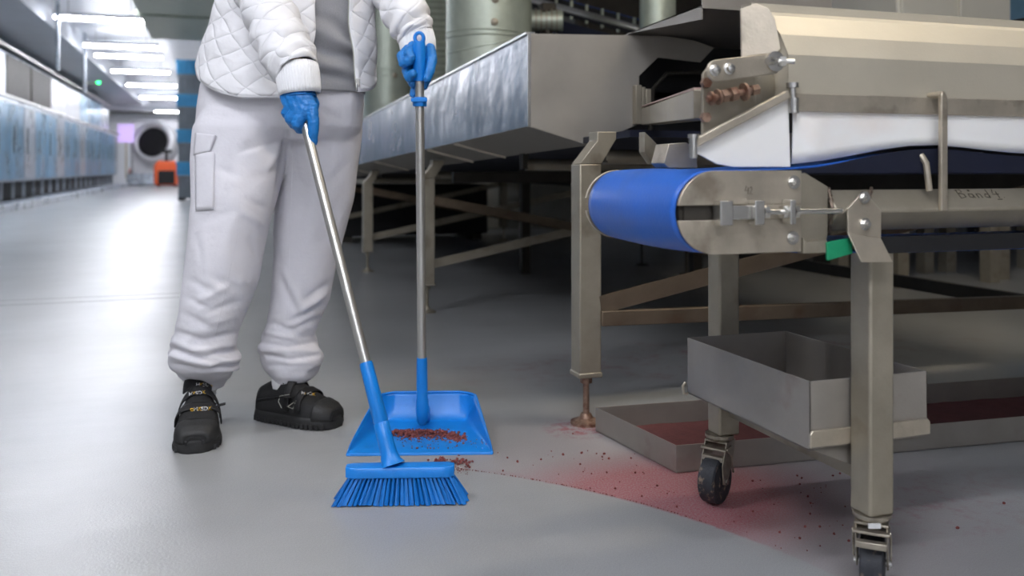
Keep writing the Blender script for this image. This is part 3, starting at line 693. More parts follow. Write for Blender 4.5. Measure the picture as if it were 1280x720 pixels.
# legs with brackets and casters
def leg(x, y, ysgn):
    l = MB().bx(x-.025, x+.025, y-.025, y+.025, .143, .60).obj('leg', M['steel_box'], K, bevel=.005, seg=3)
    yo = y-ysgn*.037
    return l
def caster(x, y, ang, parent_leg, bs=1):
    c = Vector((x, y, 0)); R3 = Matrix.Rotation(ang, 3, 'Z'); P = lambda a, b, z_: c+R3@Vector((a, b*1.2, z_))
    b = MB(); b.lathe([(.001, .143), (.031, .143), (.031, .137), (.027, .132), (.020, .128), (.001, .128)], (x, y, 0), n=28)
    b.obj('swivel_head', M['caster'], parent_leg)
    f = MB(); 
    for s_ in (-1, 1):
        f.prism([P(-.024, s_*.019, .131), P(.020, s_*.019, .131), P(.040, s_*.019, .085), P(.036, s_*.019, .045), P(.018, s_*.019, .040), P(-.012, s_*.019, .085)], R3@Vector((0, s_*.003, 0)))
    f.prism([P(-.024, -.022, .131), P(.020, -.022, .131), P(.020, .022, .131), P(-.024, .022, .131)], (0, 0, -.004))
    f.obj('fork', M['caster'], parent_leg, bevel=.001)
    w0 = P(.024, 0, .05)
    wl = MB(); ax_ = R3@Vector((0, 1, 0))
    wl.lathe([(r_, h_*1.22) for r_, h_ in [(.014, -.0165), (.036, -.0155), (.045, -.0155), (.0490, -.013), (.0497, -.008), (.0497, .008), (.0490, .013), (.045, .0155), (.036, .0155), (.014, .0165)]], w0, ax_, 40); wl.obj('wheel', M['rubber'], parent_leg, smooth=False)
    MB().cyl(w0-ax_*.030, w0+ax_*.030, .006, n=10).obj('axle', M['chrome'], parent_leg)
    if True:
        q_ = MB(); P0 = P; P = lambda a, b, z_: P0(a*bs+(.004 if bs < 0 else 0), b, z_)
        q_.prism([P(-.030, -.024, .118), P(.004, -.024, .122), P(.004, .024, .122), P(-.030, .024, .118)], (0, 0, -.004))
        q_.prism([P(-.034, -.020, .102), P(-.024, -.020, .104), P(-.024, .020, .104), P(-.034, .020, .102)], (0, 0, -.010))
        for s_ in (-1, 1): q_.tube([P(-.022, s_*.024, .118), P(.0, s_*.0245, .10), P(.010, s_*.0245, .062)], .0022, 6)
        q_.obj('brake_lever', M['caster'], parent_leg, bevel=.0008)
L1 = leg(1.046, 1.232, 1); L2 = leg(1.050, 1.70, -1)
caster(1.046, 1.232, math.radians(47), L1); caster(1.040, 1.70, math.radians(-146), L2, -1)
def bracket(x, y, s_):
    # flat plate bolted on the beam, bent outwards over the leg
    y0 = y-s_*.0
    m_ = MB()
    A1 = [(x-.024, y0, .668), (x-.004, y0, .692), (x+.006, y0, .692), (x+.030, y0, .668), (x+.028, y0, .622), (x-.024, y0, .628)]
    m_.prism(A1, (0, .004*s_, 0))
    B1 = [(x-.024, y0, .628), (x+.028, y0, .622), (x+.042, y0-s_*.024, .574), (x-.008, y0-s_*.024, .574)]
    m_.prism(B1, (0, .004*s_, 0)); return m_.obj('bracket', M['steel'], K, bevel=.001)
bq = lambda u, v, Y: atY(u, v, Y)
bk = MB(); yk = YN-.012
bk.prism([bq(1059.5, 261, yk), bq(1078, 240, yk), bq(1082, 240, yk), bq(1102, 263, yk), bq(1101.5, 298, yk), bq(1060, 291, yk)], (0, .004, 0))
bk.prism([bq(1060, 291, yk), bq(1101.5, 298, yk), bq(1116.5, 328, yk-.022), bq(1077, 328, yk-.022)], (0, .004, .001)); bk.obj('bracket', M['steel'], K, bevel=.001); MB().bolt(bq(1080, 247, yk), (0, -1, 0), .007).mark().bolt(bq(1081, 280, yk), (0, -1, 0), .007).pieces('bolt', M['chrome'], K)
bracket(1.04, YF+.14, -1)
MB().prism([atd(1086, 655, 1.455), atd(1101, 655, 1.455), atd(1101, 661, 1.455), atd(1086, 661, 1.455)], FW*.003).obj('label_plate', M['txt_white'], K)
MB().bar((1.046, YN+.05, .20), (1.05, 1.68, .20), .003, .03).obj('tray_rail', M['steel_box'], K)

# ------------------------------------------------------------------ trays
def tray(name, label, c, th=.0022, m='tray_steel', front_lip=False):
    """c: bottom corners (near-left, near-right, far-right, far-left) with z0,z1"""
    P, z0, z1 = c; t = thing(name, label, 'tray', (sum(p[0] for p in P)/4, sum(p[1] for p in P)/4, z0))
    names = ['front_wall', 'right_wall', 'back_wall', 'left_wall']
    MB().prism([(p[0], p[1], z0) for p in P], (0, 0, th)).obj('bottom', M[m], t)
    cx_, cy_ = sum(p[0] for p in P)/4, sum(p[1] for p in P)/4
    for i in range(4):
        a, b = P[i], P[(i+1) % 4]; n_ = Vector((-(b[1]-a[1]), b[0]-a[0], 0)).normalized()
        if n_.dot(Vector((cx_-a[0], cy_-a[1], 0))) < 0: n_ = -n_
        MB().prism([(a[0], a[1], z0), (b[0], b[1], z0), (b[0], b[1], z1), (a[0], a[1], z1)], n_*th).obj(names[i], M[m], t, bevel=.0006)
    return t
tu = tray('catch_tray', 'deep stainless catch tray hung between the castered legs', ([(.945, 1.262), (1.190, 1.262), (1.190, 1.672), (.945, 1.672)], .245, .362))
MB().prism([(.942, 1.256, .252), (.942, 1.256, .274), (.947, 1.256, .280), (1.187, 1.256, .280), (1.192, 1.256, .274), (1.192, 1.256, .252)], (0, .0058, 0)).obj('front_lip', M['steel'], tu, bevel=.0015)
MB().tube([(.942, 1.664, .246), (.932, 1.664, .246), (.930, 1.664, .262), (.936, 1.664, .270)], .003, 8).obj('hook', M['steel'], tu)
MB().prism([(.952, 1.27, .245), (1.05, 1.27, .245), (1.05, 1.27, .205)], (0, .003, 0)).obj('gusset', M['tray_steel'], tu)
F0 = [(1.029, 1.873), (2.6, 1.765), (2.636, 2.13), (.985, 2.243)]
tf = tray('floor_tray', 'wide low stainless tray with red powder lying on the floor', (F0, .002, .066))
def inset(P, d_):
    cx_ = sum(p[0] for p in P)/4; cy_ = sum(p[1] for p in P)/4
    return [(p[0]+(d_ if p[0] < cx_ else -d_), p[1]+(d_ if p[1] < cy_ else -d_)) for p in P]
pw = inset(F0, .006); rows = []
for i in range(60):
    a = Vector((*pw[0], 0)).lerp(Vector((*pw[1], 0)), i/59); b = Vector((*pw[3], 0)).lerp(Vector((*pw[2], 0)), i/59)
    rows.append([(lambda q_: Vector((q_.x, q_.y, .0085+.004*noise.noise(q_*9)+.0015*noise.noise(q_*60))))(a.lerp(b, j/16)) for j in range(17)])
b = MB().loft(rows, closed=False); o = b.obj('red_powder', M['powder'], None); tag(o, 'layer of dark red powder covering the inside of the low floor tray', 'powder', kind='stuff')

# ------------------------------------------------------------------ hood and chute above the belt
Hd = thing('conveyor_hood', 'long faceted stainless hood over the belt conveyor with white skirt', 'hood', (1.9, 1.4, .72))
prof = [(1.222, .839), (1.222, .902), (1.243, .937), (1.280, .974), (1.322, .988), (1.326, 1.003), (1.355, 1.003), (1.355, .84)]
b = MB(); rings = [[Vector((x, y, z_)) for y, z_ in prof] for x in (.873, XE)]
b.loft(rings, closed=False); b.obj('hood_shell', M['steel_hood'], Hd, solid=.003, flat=True)
MB().prism([(.873, y, z_) for y, z_ in prof], (.004, 0, 0)).obj('end_cap', M['steel_hood'], Hd)
MB().bx(.884, XE, 1.213, 1.219, .811, .840).obj('clamp_bar', M['steel'], Hd, bevel=.001)
b = MB(); ys_ = []
rows = []
for i in range(40):
    x = .882+(XE-.882)*i/39; zt = .83; 
    tb = .7185+.032*math.exp(-((x-1.13)/.17)**2)+.023/(1+math.exp(-(x-1.25)/.08))
    rows.append([Vector((x, 1.2205+.004*math.sin(x*9)*(k_/5)**2, zt+(tb+.004-zt)*k_/5)) for k_ in range(6)])
b.loft(rows, closed=False); b.obj('skirt', M['white_plastic'], Hd, solid=.003)
# slanted chute cheek at the left end
ck = [(.868, .836), (.700, .753), (.712, .742), (.745, .726), (.775, .7215), (.876, .7215), (.874, .78), (.872, .834)]
rows = []
MB().prism([(x, 1.219+(.870-x)*.05, z_) for x, z_ in ck], (0, .003, 0)).obj('chute_cheek', M['white_plastic'], Hd, bevel=.001)
MB().bar((.698, 1.222, .756), (.866, 1.212, .838), .012, .013).obj('slanted_bar', M['steel'], Hd, bevel=.0015)
b = MB(); b.cyl((.698, 1.216, .735), (.698, 1.216, .768), .006); b.cyl((.698, 1.216, .766), (.698, 1.216, .772), .0085)
b.mark(); b.cyl((.874, 1.211, .832), (.874, 1.211, .852), .0055); b.cyl((.874, 1.211, .848), (.874, 1.211, .856), .010); b.cyl((.876, 1.211, .808), (.876, 1.211, .832), .0085); b.pieces('hinge_pin', M['chrome'], Hd)
# mounting plate with adjusting screws
yp = 1.245
def hp(u, v, Y=yp): q_ = atY(u, v, Y); return (q_.x, q_.y, q_.z)
MB().prism([hp(878, 190), hp(879, 92), hp(886, 82), hp(944, 77), hp(946, 150), hp(915, 190)], (0, .006, 0)).obj('mounting_plate', M['steel_box'], Hd, bevel=.001)
yp2 = 1.206
def cap(u0, v0, u1, v1, r_, Y):
    a = atY(u0, v0, Y); b_ = atY(u1, v1, Y); d_ = (b_-a).normalized(); n_ = Vector((-d_.z, 0, d_.x)); out = []
    for i in range(9): t_ = PI/2+PI*i/8; out.append(a+(d_*math.cos(t_)+n_*math.sin(t_))*r_)
    for i in range(9): t_ = -PI/2+PI*i/8; out.append(b_+(d_*math.cos(t_)+n_*math.sin(t_))*r_)
    return out
MB().prism(cap(896, 88, 965, 80, .0165, yp2), (0, .005, 0)).obj('link_arm', M['steel'], Hd, bevel=.001)
b = MB()
for u, v in ((893, 88), (911, 86)):
    q_ = atY(u, v, yp2); b.lathe([(.0095, 0), (.0095, .002), (.0065, .004), (.006, .009), (.001, .011)], q_, (0, -1, 0), 18).mark()
q_ = atY(968, 77, yp2); b.cyl(q_, q_+Vector((-.016, -.006, 0)), .0065); b.lathe([(.016, 0), (.016, .004), (.001, .005)], q_, (0, -1, 0), 20); b.cyl(q_+Vector((.004, 0, 0)), q_+Vector((.03, -.01, 0)), .0045, n=10); b.cyl(q_+Vector((.008, -.003, 0)), q_+Vector((.016, -.006, 0)), .009, n=6)
b.pieces('bolt', M['chrome'], Hd)
b = MB(); ya = 1.225
a = atY(884, 124, ya); c_ = atY(945, 112, ya)
b.cyl(a, c_, .0055, n=10)
for s_, r_, w2 in ((.06, .011, .004), (.20, .0125, .003), (.28, .011, .010), (.46, .012, .011), (.74, .0145, .004), (.9, .009, .012)):
    q_ = a.lerp(c_, s_); dd = (c_-a).normalized(); b.cyl(q_, q_+dd*w2, r_, n=6 if w2 > .006 else 16)
for u, v in ((881, 104), (880, 147)):
    q_ = atY(u, v, yp); b.mark(); b.cyl(q_+Vector((0, 0, 0)), q_+Vector((-.001, -.010, 0)), .0085, n=6)
b.pieces('adjusting_screw', M['rusty'], Hd)
q_ = atY(960, 108, 1.28); MB().cyl(q_+Vector((0, -.018, 0)), q_+Vector((0, .03, 0)), .036, n=30).obj('drum_roller', M['belt_dark'], Hd)
q_ = atY(952, 108, 1.255); MB().lathe([(.024, 0), (.031, .003), (.031, .006), (.024, .008)], q_, (0, 1, 0), 30).obj('roller_rim', M['steel_box'], Hd)
MB().prism([(1.02, 1.37, .86), (XE, 1.37, .86), (XE, 2.25, .86), (1.78, 2.25, .86)], (0, 0, .12)).obj('shade_deck', M['steel_dark'], Hd, bevel=.004)  # unseen deck added to shade the floor under the hood
# folded guard sheet at hood end
g_ = [atY(926, 11, 1.27), atY(945, 4, 1.26), atY(961, 10, 1.25), atY(969, 24, 1.245), atY(976, 61, 1.24), atY(970, 66, 1.24), atY(940, 69, 1.26), atY(927, 72, 1.27)]
MB().prism(g_, (0.001, .004, 0)).obj('guard_sheet', M['steel'], Hd, bevel=.0008)
# infeed frame reaching back to the trough
a = atd(812, 146, 2.75); c_ = atd(886, 130, 1.50)
MB().bar(a, c_, .05, .05).obj('infeed_frame', M['steel_box'], Hd, bevel=.002)
MB().bar(a+UP*.032, c_+UP*.026, .05, .004).obj('infeed_belt', M['pinkish'], Hd)
MB().bx(.90, .96, 1.30, 1.34, .73, .78).obj('foot_block', M['steel_box'], Hd)
MB().prism([atY(806, 165, 1.9), atY(826, 185, 1.9), atY(816, 205, 1.9), atY(806, 190, 1.9)], (0, .03, 0)).obj('flat_hook', M['steel_box'], Hd)
MB().prism([atY(836, 180, 1.42), atY(858, 178, 1.42), atY(870, 186, 1.42), atY(872, 210, 1.42), atY(836, 210, 1.42), atY(830, 204, 1.42)], (0, .05, 0)).obj('end_block', M['steel'], Hd, bevel=.001)

# ------------------------------------------------------------------ cleaning tools
def PC(u, v, d_): return atd(u, v, d_)
# dustpan
fl_, fr = atZ(433, 570, 0), atZ(616, 568, 0)
W = (fr-fl_); wx = W.normalized(); dy = Vector((-wx.y, wx.x, 0)); cen = (fl_+fr)/2; HWF = W.length/2; DEP = .265
D = thing('dustpan', 'blue upright lobby dustpan holding red crumbs', 'dustpan', (cen.x, cen.y, 0), math.atan2(wx.y, wx.x))
def dp(x, y, z_): return cen+wx*x+dy*y+UP*z_
rows = []; N = 44
def pan_section(s_, shrink=0.0):
    """s_ 0 front .. 1 back: closed section of half-width a and side height h"""
    a = HWF-(HWF-.138)*s_**1.0; h = .001+.070*s_**.9
    base = .0025+.006*max(0, min(1, s_*8))
    return a, h, base
def pan_surface(off):
    rows = []
    for i in range(31):
        s_ = i/30; a, h, base = pan_section(s_); y = DEP*s_; row = []
        for j in range(N+1):
            t_ = -1+2*j/N; at_ = abs(t_)
            inner = a-.030*s_**.8                    # flat floor half width
            k_ = .80
            if at_ < k_: x = inner*t_/k_; z_ = base
            else:
                q_ = (at_-k_)/(1-k_); x = math.copysign(inner+(a-inner)*(q_**.75), t_); z_ = base+h*(q_**1.4)
            row.append(dp(x, y, z_+off))
        rows.append(row)
    # back wall curls up from the floor
    a, h, base = pan_section(1)
    for i in range(1, 11):
        q_ = i/10; row = []
        for j in range(N+1):
            t_ = -1+2*j/N; at_ = abs(t_); inner = a-.030; k_ = .80
            if at_ < k_: x = inner*t_/k_; z_ = base
            else: r2 = (at_-k_)/(1-k_); x = math.copysign(inner+(a-inner)*(r2**.75), t_); z_ = base+h*(r2**1.4)
            corner = 1-.22*max(0, (at_-.72)/.28)**2*q_
            zz = z_+(base+h-z_)*(q_**1.3)
            row.append(dp(x*(1-.10*q_*max(0, (at_-.6)/.4)), DEP+.045*(q_**.7)*(1-.5*max(0, (at_-.7)/.3)), min(zz, base+h)+off))
        rows.append(row)
    return rows
ps = MB().loft(pan_surface(0), closed=False).obj('pan', M['blue'], D, solid=.0035, subs=0, smooth=True)
# rolled rim round sides and back
rr_ = pan_surface(0); rim = [r[0] for r in rr_[2:]]+[rr_[-1][j] for j in range(1, N)]+[r[-1] for r in rr_[2:]][::-1]
MB().tube([p_+UP*.001 for p_ in rim], [.0008+.003*min(1, i/25, (len(rim)-1-i)/25) for i in range(len(rim))], 8).obj('rim', M['blue'], D, smooth=True)
# lip at front
MB().prism([dp(-HWF, -.004, .0003), dp(HWF, -.004, .0003), dp(HWF-.003, .020, .0065), dp(-HWF+.003, .020, .0065)], (0, 0, .002)).obj('lip', M['blue'], D, bevel=.0008)
pb = PC(528, 531, 2.40); pt_ = PC(524, 44, 2.36); pdir = (pt_-pb).normalized()
pb = pb+UP*.0
def onp(v):   # point on pole 2 at image row v
    lo, hi = 0., (pt_-pb).length
    for _ in range(40):
        m_ = (lo+hi)/2; q_ = pb+pdir*m_; vv = HZ-(q_.z-CAMH)/((q_-C0).dot(FW))*FPX
        if vv > v: lo = m_
        else: hi = m_
    return pb+pdir*lo
# socket boss moulded in the pan
b = MB(); seg_ = [onp(v) for v in (532, 526, 514, 500, 497, 480, 455, 447)]
b.tube(seg_, [.009, .0145, .0165, .0165, .0145, .0150, .0145, .0140], 20); b.obj('socket', M['blue'], D, smooth=False)
MB().tube([onp(515), dp(0, DEP-.005, .02), dp(0, DEP+.02, .045)], [.012, .012, .008], 14).obj('socket_rib', M['blue'], D)
MB().cyl(onp(448), onp(99), .0118, n=24).obj('pole', M['alu'], D)
gt = onp(50)
b = MB(); b.tube([onp(v) for v in (101.5, 98, 80, 62, 52)], [.0165, .0172, .0168, .0175, .0150], 20); b.obj('grip', M['blue'], D)
# hanging eye: flat ring at the top
c_ = onp(47.5); b = MB(); rg = []
for i in range(25):
    a = 2*PI*i/24; rg.append(c_+RT*(math.cos(a)*.0115)+UP*(math.sin(a)*.0135))
b.tube(rg, .0052, 8); b.obj('hanging_eye', M['blue'], D)
c_ = onp(127); b = MB(); b.cyl(onp(133), onp(121.5), .0185, n=24); b.box(c_-FW*.016+UP*.003+RT*.0, (.042, .014, .010), -YAW); b.obj('pole_clip', M['blue'], D, bevel=.0015)
# broom
bt = PC(377, 138, 2.165); bb = PC(489, 578, 1.935); bd = (bt-bb).normalized()
Bh = PC(500.5, 587, 1.93); hx = (PC(568, 590, 1.935)-PC(433, 586, 1.925)); hl = hx.length; hx.z = 0; hx.normalize(); hy = Vector((-hx.y, hx.x, 0))
Br = thing('broom', 'blue bristled floor broom with aluminium handle held low', 'broom', (Bh.x, Bh.y, 0), math.atan2(hx.y, hx.x))
def bp_(x, y, z_): return Vector((Bh.x, Bh.y, 0))+hx*x+hy*y+UP*z_
hz0 = Bh.z
b = MB(); hw = hl/2
sec = []
for i in range(17):
    x = -hw+2*hw*i/16; e = min(1, (hw-abs(x))/.012+.55); yy = .021*e
    sec.append([bp_(x, -yy, hz0-.012), bp_(x, -yy*1.04, hz0+.004), bp_(x, -yy*.85, hz0+.0105), bp_(x, 0, hz0+.0125), bp_(x, yy*.85, hz0+.0105), bp_(x, yy*1.04, hz0+.004), bp_(x, yy, hz0-.012)])
b.loft(sec); hd = b.obj('head', M['blue'], Br, bevel=.0015)
b = MB()
def onb(t_): return bb+bd*t_
Lb = (bt-bb).length
b.tube([onb(-.006), onb(.004), onb(.02), onb(.05), onb(.085), onb(.0875), onb(.09), onb(.215), onb(.222)], [.030, .022, .0182, .0172, .0168, .0150, .0165, .0150, .0140], 22); b.obj('socket', M['blue'], Br, smooth=False)
MB().cyl(onb(.215), onb(Lb+.02), .0118, n=24).obj('handle', M['alu'], Br)
b = MB(); random.seed(3)
nx = 26
for r_ in range(4):
    for i in range(nx):
        fx = (i+.5+(r_ % 2)*.3)/nx*2-1; y = -.015+.010*r_
        x0 = fx*(hw-.006); x1 = fx*(hw+.028)+.0*random.uniform(-.002, .002); y1 = y+(r_-1.5)*.010
        top_ = bp_(x0, y, hz0-.010)
        tip = bp_(x1+random.uniform(-.0012, .0012), y1, .0012+random.uniform(0, .003)); n_ = 9
        b.loft([[q_+(hx*math.cos(a)+hy*math.sin(a))*rr2*(1+.22*math.cos(3*a+i)) for a in (2*PI*k_/n_ for k_ in range(n_))] for q_, rr2 in ((top_, .0026), (top_.lerp(tip, .5), .0038), (tip, .0050))])
        for k_ in range(5):
            o_ = hx*random.uniform(-.004, .004)+hy*random.uniform(-.004, .004); b.tube([top_+o_*.4, tip+o_*1.3], [.0009, .0007], 4)
o = b.obj('bristles', M['bristle'], Br); o['kind'] = 'stuff'
# crumbs
def crumb_mesh(b, c, r_):
    vs = []; ph = random.random()*6
    ico = [(0, 0, 1), (.89, 0, .45), (.28, .85, .45), (-.72, .53, .45), (-.72, -.53, .45), (.28, -.85, .45), (.72, .53, -.45), (-.28, .85, -.45), (-.89, 0, -.45), (-.28, -.85, -.45), (.72, -.53, -.45), (0, 0, -1)]
    R3 = Matrix.Rotation(ph, 3, 'Z') @ Matrix.Rotation(random.random()*3, 3, 'X')
    fs = [(0, 1, 2), (0, 2, 3), (0, 3, 4), (0, 4, 5), (0, 5, 1), (1, 6, 2), (2, 7, 3), (3, 8, 4), (4, 9, 5), (5, 10, 1), (6, 7, 2), (7, 8, 3), (8, 9, 4), (9, 10, 5), (10, 6, 1), (11, 7, 6), (11, 8, 7), (11, 9, 8), (11, 10, 9), (11, 6, 10)]
    b.add([Vector(c)+R3@(Vector(p_)*r_*random.uniform(.65, 1.15)) for p_ in ico], fs)
random.seed(11); b = MB()
for i in range(620):
    t_ = random.random(); u = 492+t_*88+random.gauss(0, 3); v = 543+random.gauss(0, 2.3)+2*t_+max(0, (t_-.72)*16)
    p_ = atZ(u, v, .010); hgt = max(0, 1-abs(v-543-2*t_)/5)*(1-.5*abs(t_-.45))*.014
    crumb_mesh(b, p_+UP*random.random()*hgt, random.uniform(.0018, .0052))
for i in range(80):
    u = random.uniform(500, 608); v = 549+abs(random.gauss(0, 6)); v = min(v, 560)
    crumb_mesh(b, atZ(u, v, .0105), random.uniform(.0010, .0030))
tag(recentre(b.obj('crumb_heap', M['meat'], None)), 'heap of dark red crumbs swept onto the blue dustpan', 'crumbs', kind='stuff')
b = MB()
for (u0, v0, su, sv, n_, rmax) in ((550, 578, 6, 1.8, 42, .005), (574, 580, 6, 2.2, 40, .005), (586, 578, 3, 1, 10, .004), (575, 588, 7, 3, 40, .0016), (574, 570, 1, 1, 3, .003), (526, 580, 2, 1, 3, .003)):
    for i in range(n_):
        r_ = random.uniform(.001, rmax); p_ = atZ(random.gauss(u0, su), random.gauss(v0, sv), 0); crumb_mesh(b, p_+UP*(r_*.8+random.random()*.004*(n_ > 20)), r_)
tag(recentre(b.obj('crumb_pile', M['meat'], None)), 'small loose pile of red crumbs on the floor between broom and dustpan', 'crumbs', kind='stuff')
b = MB()
for i in range(230):
    u = random.uniform(620, 1100); v = random.uniform(560, 690)
    p_ = atZ(u, v, 0)
    arc_ = math.hypot(p_.x+.2266, p_.y-1.021)
    if arc_ < 1.31 or (p_.x > 1.0 and 1.78 < p_.y < 2.3): continue
    r_ = random.choice((.0012, .0015, .002, .003)); crumb_mesh(b, (p_.x, p_.y, r_*.6), r_)
for (u, v) in ((647, 578), (727, 567), (755, 568), (735, 532), (704, 569), (761, 574), (716, 543), (1197, 661), (1000, 606), (1096, 655), (1255, 630)):
    p_ = atZ(u, v, 0); crumb_mesh(b, (p_.x, p_.y, .002), random.uniform(.003, .0042))
for i in range(160):
    u = random.uniform(620, 860); p_ = atZ(u, 590+(u-620)*.2, 0); an = random.uniform(.45, .95); q_ = Vector((-.2266+1.302*math.cos(an), 1.021+1.302*math.sin(an), .001)); crumb_mesh(b, q_, random.uniform(.0006, .0018))
tag(b.obj('scattered_crumbs', M['meat'], None), 'fine red crumbs scattered over the dusty floor before the low tray', 'crumbs', kind='stuff')

#PERSON#
# ------------------------------------------------------------------ the person
from mathutils.bvhtree import BVHTree
PB = FW*2.5+RT*(-.66)
Pn = thing('person', 'person in white quilted jacket and white trousers sweeping the floor, blue gloves', 'person', (PB.x, PB.y, 0), -YAW)
def remesh(mb, voxel, sm=6):
    me = bpy.data.meshes.new('t'); me.from_pydata(mb.v, [], mb.f)
    bm = bmesh.new(); bm.from_mesh(me); bmesh.ops.recalc_face_normals(bm, faces=bm.faces); bm.to_mesh(me); bm.free()
    o = bpy.data.objects.new('t', me); COL.objects.link(o)
    md = o.modifiers.new('r', 'REMESH'); md.mode = 'VOXEL'; md.voxel_size = voxel
    if sm: ms = o.modifiers.new('s', 'SMOOTH'); ms.iterations = sm; ms.factor = .5
    dg = bpy.context.evaluated_depsgraph_get(); dg.update(); r = bpy.data.meshes.new_from_object(o.evaluated_get(dg))
    bpy.data.objects.remove(o); bpy.data.meshes.remove(me); return r
def finish(me, name, m, parent):
    for p in me.polygons: p.use_smooth = True
    me.materials.clear(); me.materials.append(m)
    me.transform(world_of(parent).inverted()); o = bpy.data.objects.new(name, me); COL.objects.link(o); o.parent = parent; return o
def to_px(p): q = p-C0; d_ = q.dot(FW); return 640+FPX*q.dot(RT)/d_, HZ-FPX*q.z/d_
def segd(u, v, c):
    ax_, ay, bx_, by = c; dx, dy_ = bx_-ax_, by-ay; t_ = max(0, min(1, ((u-ax_)*dx+(v-ay)*dy_)/(dx*dx+dy_*dy_)))
    return math.hypot(u-ax_-t_*dx, v-ay-t_*dy_), t_
def displace(me, creases, fn=None):
    ns = [v.normal.copy() for v in me.vertices]
    for v, n_ in zip(me.vertices, ns):
        p = v.co.copy(); u, vv = to_px(p); face = max(0, min(1, -n_.dot(FW)*1.6+.35)); d_ = 0
        for (a, b, c, e, w_, amp) in creases:
            if abs(vv-(b+e)/2) > abs(b-e)/2+w_*3 or abs(u-(a+c)/2) > abs(a-c)/2+w_*3: continue
            r_, t_ = segd(u, vv, (a, b, c, e)); tap = .35+.65*math.sin(PI*min(1, max(0, t_*.9+.05)))
            d_ += amp*.001*tap*(math.exp(-(r_/w_)**2))*face
        if fn: d_ += fn(p, u, vv, n_)
        v.co = p+n_*d_
    me.update()
def ring(u0, u1, v, d_, ry, n=40, p=2.0):
    c = atd((u0+u1)/2, v, d_); a = (u1-u0)/2/FPX*d_
    return [c+RT*(a*math.cos(t))+FW*(ry*math.sin(t)) for t in (2*PI*i/n for i in range(n))]
# trousers
tb = MB()
tb.loft([ring(268, 440, 55, 2.50, .115), ring(256, 450, 90, 2.50, .128), ring(250, 455, 110, 2.50, .135), ring(246, 455, 135, 2.50, .14), ring(244, 453, 160, 2.51, .135), ring(262, 440, 176, 2.51, .10)])
RL = [(132, 258, 350, 2.48, .10), (160, 243, 361, 2.465, .118), (200, 240, 357, 2.45, .112), (250, 241, 345, 2.43, .108), (300, 237, 331, 2.42, .102), (350, 231, 322, 2.41, .098), (385, 226, 309, 2.41, .095), (415, 219, 297, 2.42, .092), (432, 214, 294, 2.42, .09), (448, 213, 299, 2.42, .09), (460, 214, 299, 2.43, .08), (467, 222, 292, 2.455, .06), (474, 232, 284, 2.475, .048), (486, 232, 280, 2.48, .045)]
LL = [(132, 366, 440, 2.54, .09), (160, 355, 453, 2.55, .112), (200, 354, 449, 2.56, .11), (250, 347, 441, 2.57, .105), (300, 344, 428, 2.58, .10), (340, 342, 419, 2.58, .095), (376, 340, 411, 2.58, .09), (400, 337, 400, 2.58, .09), (418, 331, 391, 2.58, .088), (432, 324, 396, 2.57, .088), (444, 327, 402, 2.57, .088), (456, 331, 403, 2.57, .085), (465, 338, 396, 2.57, .075), (470, 343, 391, 2.57, .062), (476, 345, 388, 2.57, .06)]
for LG in (RL, LL): tb.loft([ring(a, b, v, d_, r_) for v, a, b, d_, r_ in LG])
me = remesh(tb, .005, 14)
CR = [(359, 166, 347, 236, 2.2, -11), (359, 168, 350, 235, 5, -6), (300, 190, 350, 176, 3, -4), (365, 176, 410, 186, 4, -4), (262, 206, 300, 222, 5, -3), (246, 280, 300, 262, 6, -3), (306, 250, 336, 262, 5, -4), (300, 262, 330, 282, 5, 4), (312, 300, 326, 330, 4, -4), (357, 172, 330, 190, 5, -5), (357, 166, 300, 186, 6, -4), (362, 170, 400, 160, 5, -4), (352, 210, 320, 222, 6, -4), (250, 140, 300, 150, 7, -2.5), (268, 128, 330, 140, 6, -3), (380, 130, 430, 150, 6, -3), (400, 120, 415, 190, 7, -3),
      (350, 188, 332, 215, 5, 5), (344, 240, 334, 300, 5, 4), (240, 285, 258, 330, 6, -4), (252, 300, 262, 350, 6, 4), (236, 350, 268, 366, 5, -5), (262, 345, 300, 362, 6, -4), (232, 372, 258, 384, 4, -5), (240, 380, 285, 358, 5, 5), (228, 392, 262, 408, 5, -5), (255, 392, 300, 378, 5, -5), (262, 404, 296, 396, 4, 4),
      (218, 414, 252, 424, 4, -6), (250, 426, 292, 416, 4, -6), (216, 424, 240, 436, 4, 6), (242, 438, 296, 430, 4, 6), (214, 436, 256, 447, 3, -9), (252, 446, 298, 437, 3, -8), (214, 444, 262, 456, 3, 6), (262, 456, 298, 448, 3, 6), (216, 455, 250, 462, 3, -7), (250, 463, 296, 456, 3, -7),
      (345, 340, 374, 396, 5, -5), (352, 336, 380, 388, 5, 4), (416, 352, 380, 376, 5, -5), (410, 366, 372, 392, 4, 5), (408, 380, 362, 402, 4, -6), (344, 300, 352, 350, 6, -4), (338, 404, 368, 414, 4, -6), (398, 398, 366, 412, 4, -5), (334, 416, 372, 425, 3, 6), (326, 428, 360, 434, 3, -8), (358, 434, 400, 426, 3, -8), (340, 438, 398, 438, 3, 5),
      (330, 444, 366, 450, 3, -8), (362, 450, 402, 443, 3, -7), (336, 458, 390, 458, 3, -5), (430, 240, 400, 300, 7, -3), (438, 200, 410, 230, 6, -3), (300, 240, 280, 330, 9, 3), (285, 200, 262, 300, 9, -2.5), (380, 230, 370, 320, 8, -2.5), (395, 220, 390, 330, 9, 2.5)]
def tfn(p, u, v, n_):
    lowr = max(0, min(1, (v-395)/45)); q = Vector((p.x*7, p.y*7, p.z*2.2))
    a = .004*noise.noise(q*1.4)+.0035*noise.noise(Vector((p.x*13, p.y*13, p.z*9)))
    b_ = lowr*.0062*math.sin(p.z*120+9*noise.noise(p*9)+1.5*math.atan2(n_.y, n_.x))
    return a*(1-.3*lowr)+b_*(.5+.5*noise.noise(p*20))
displace(me, CR, tfn)
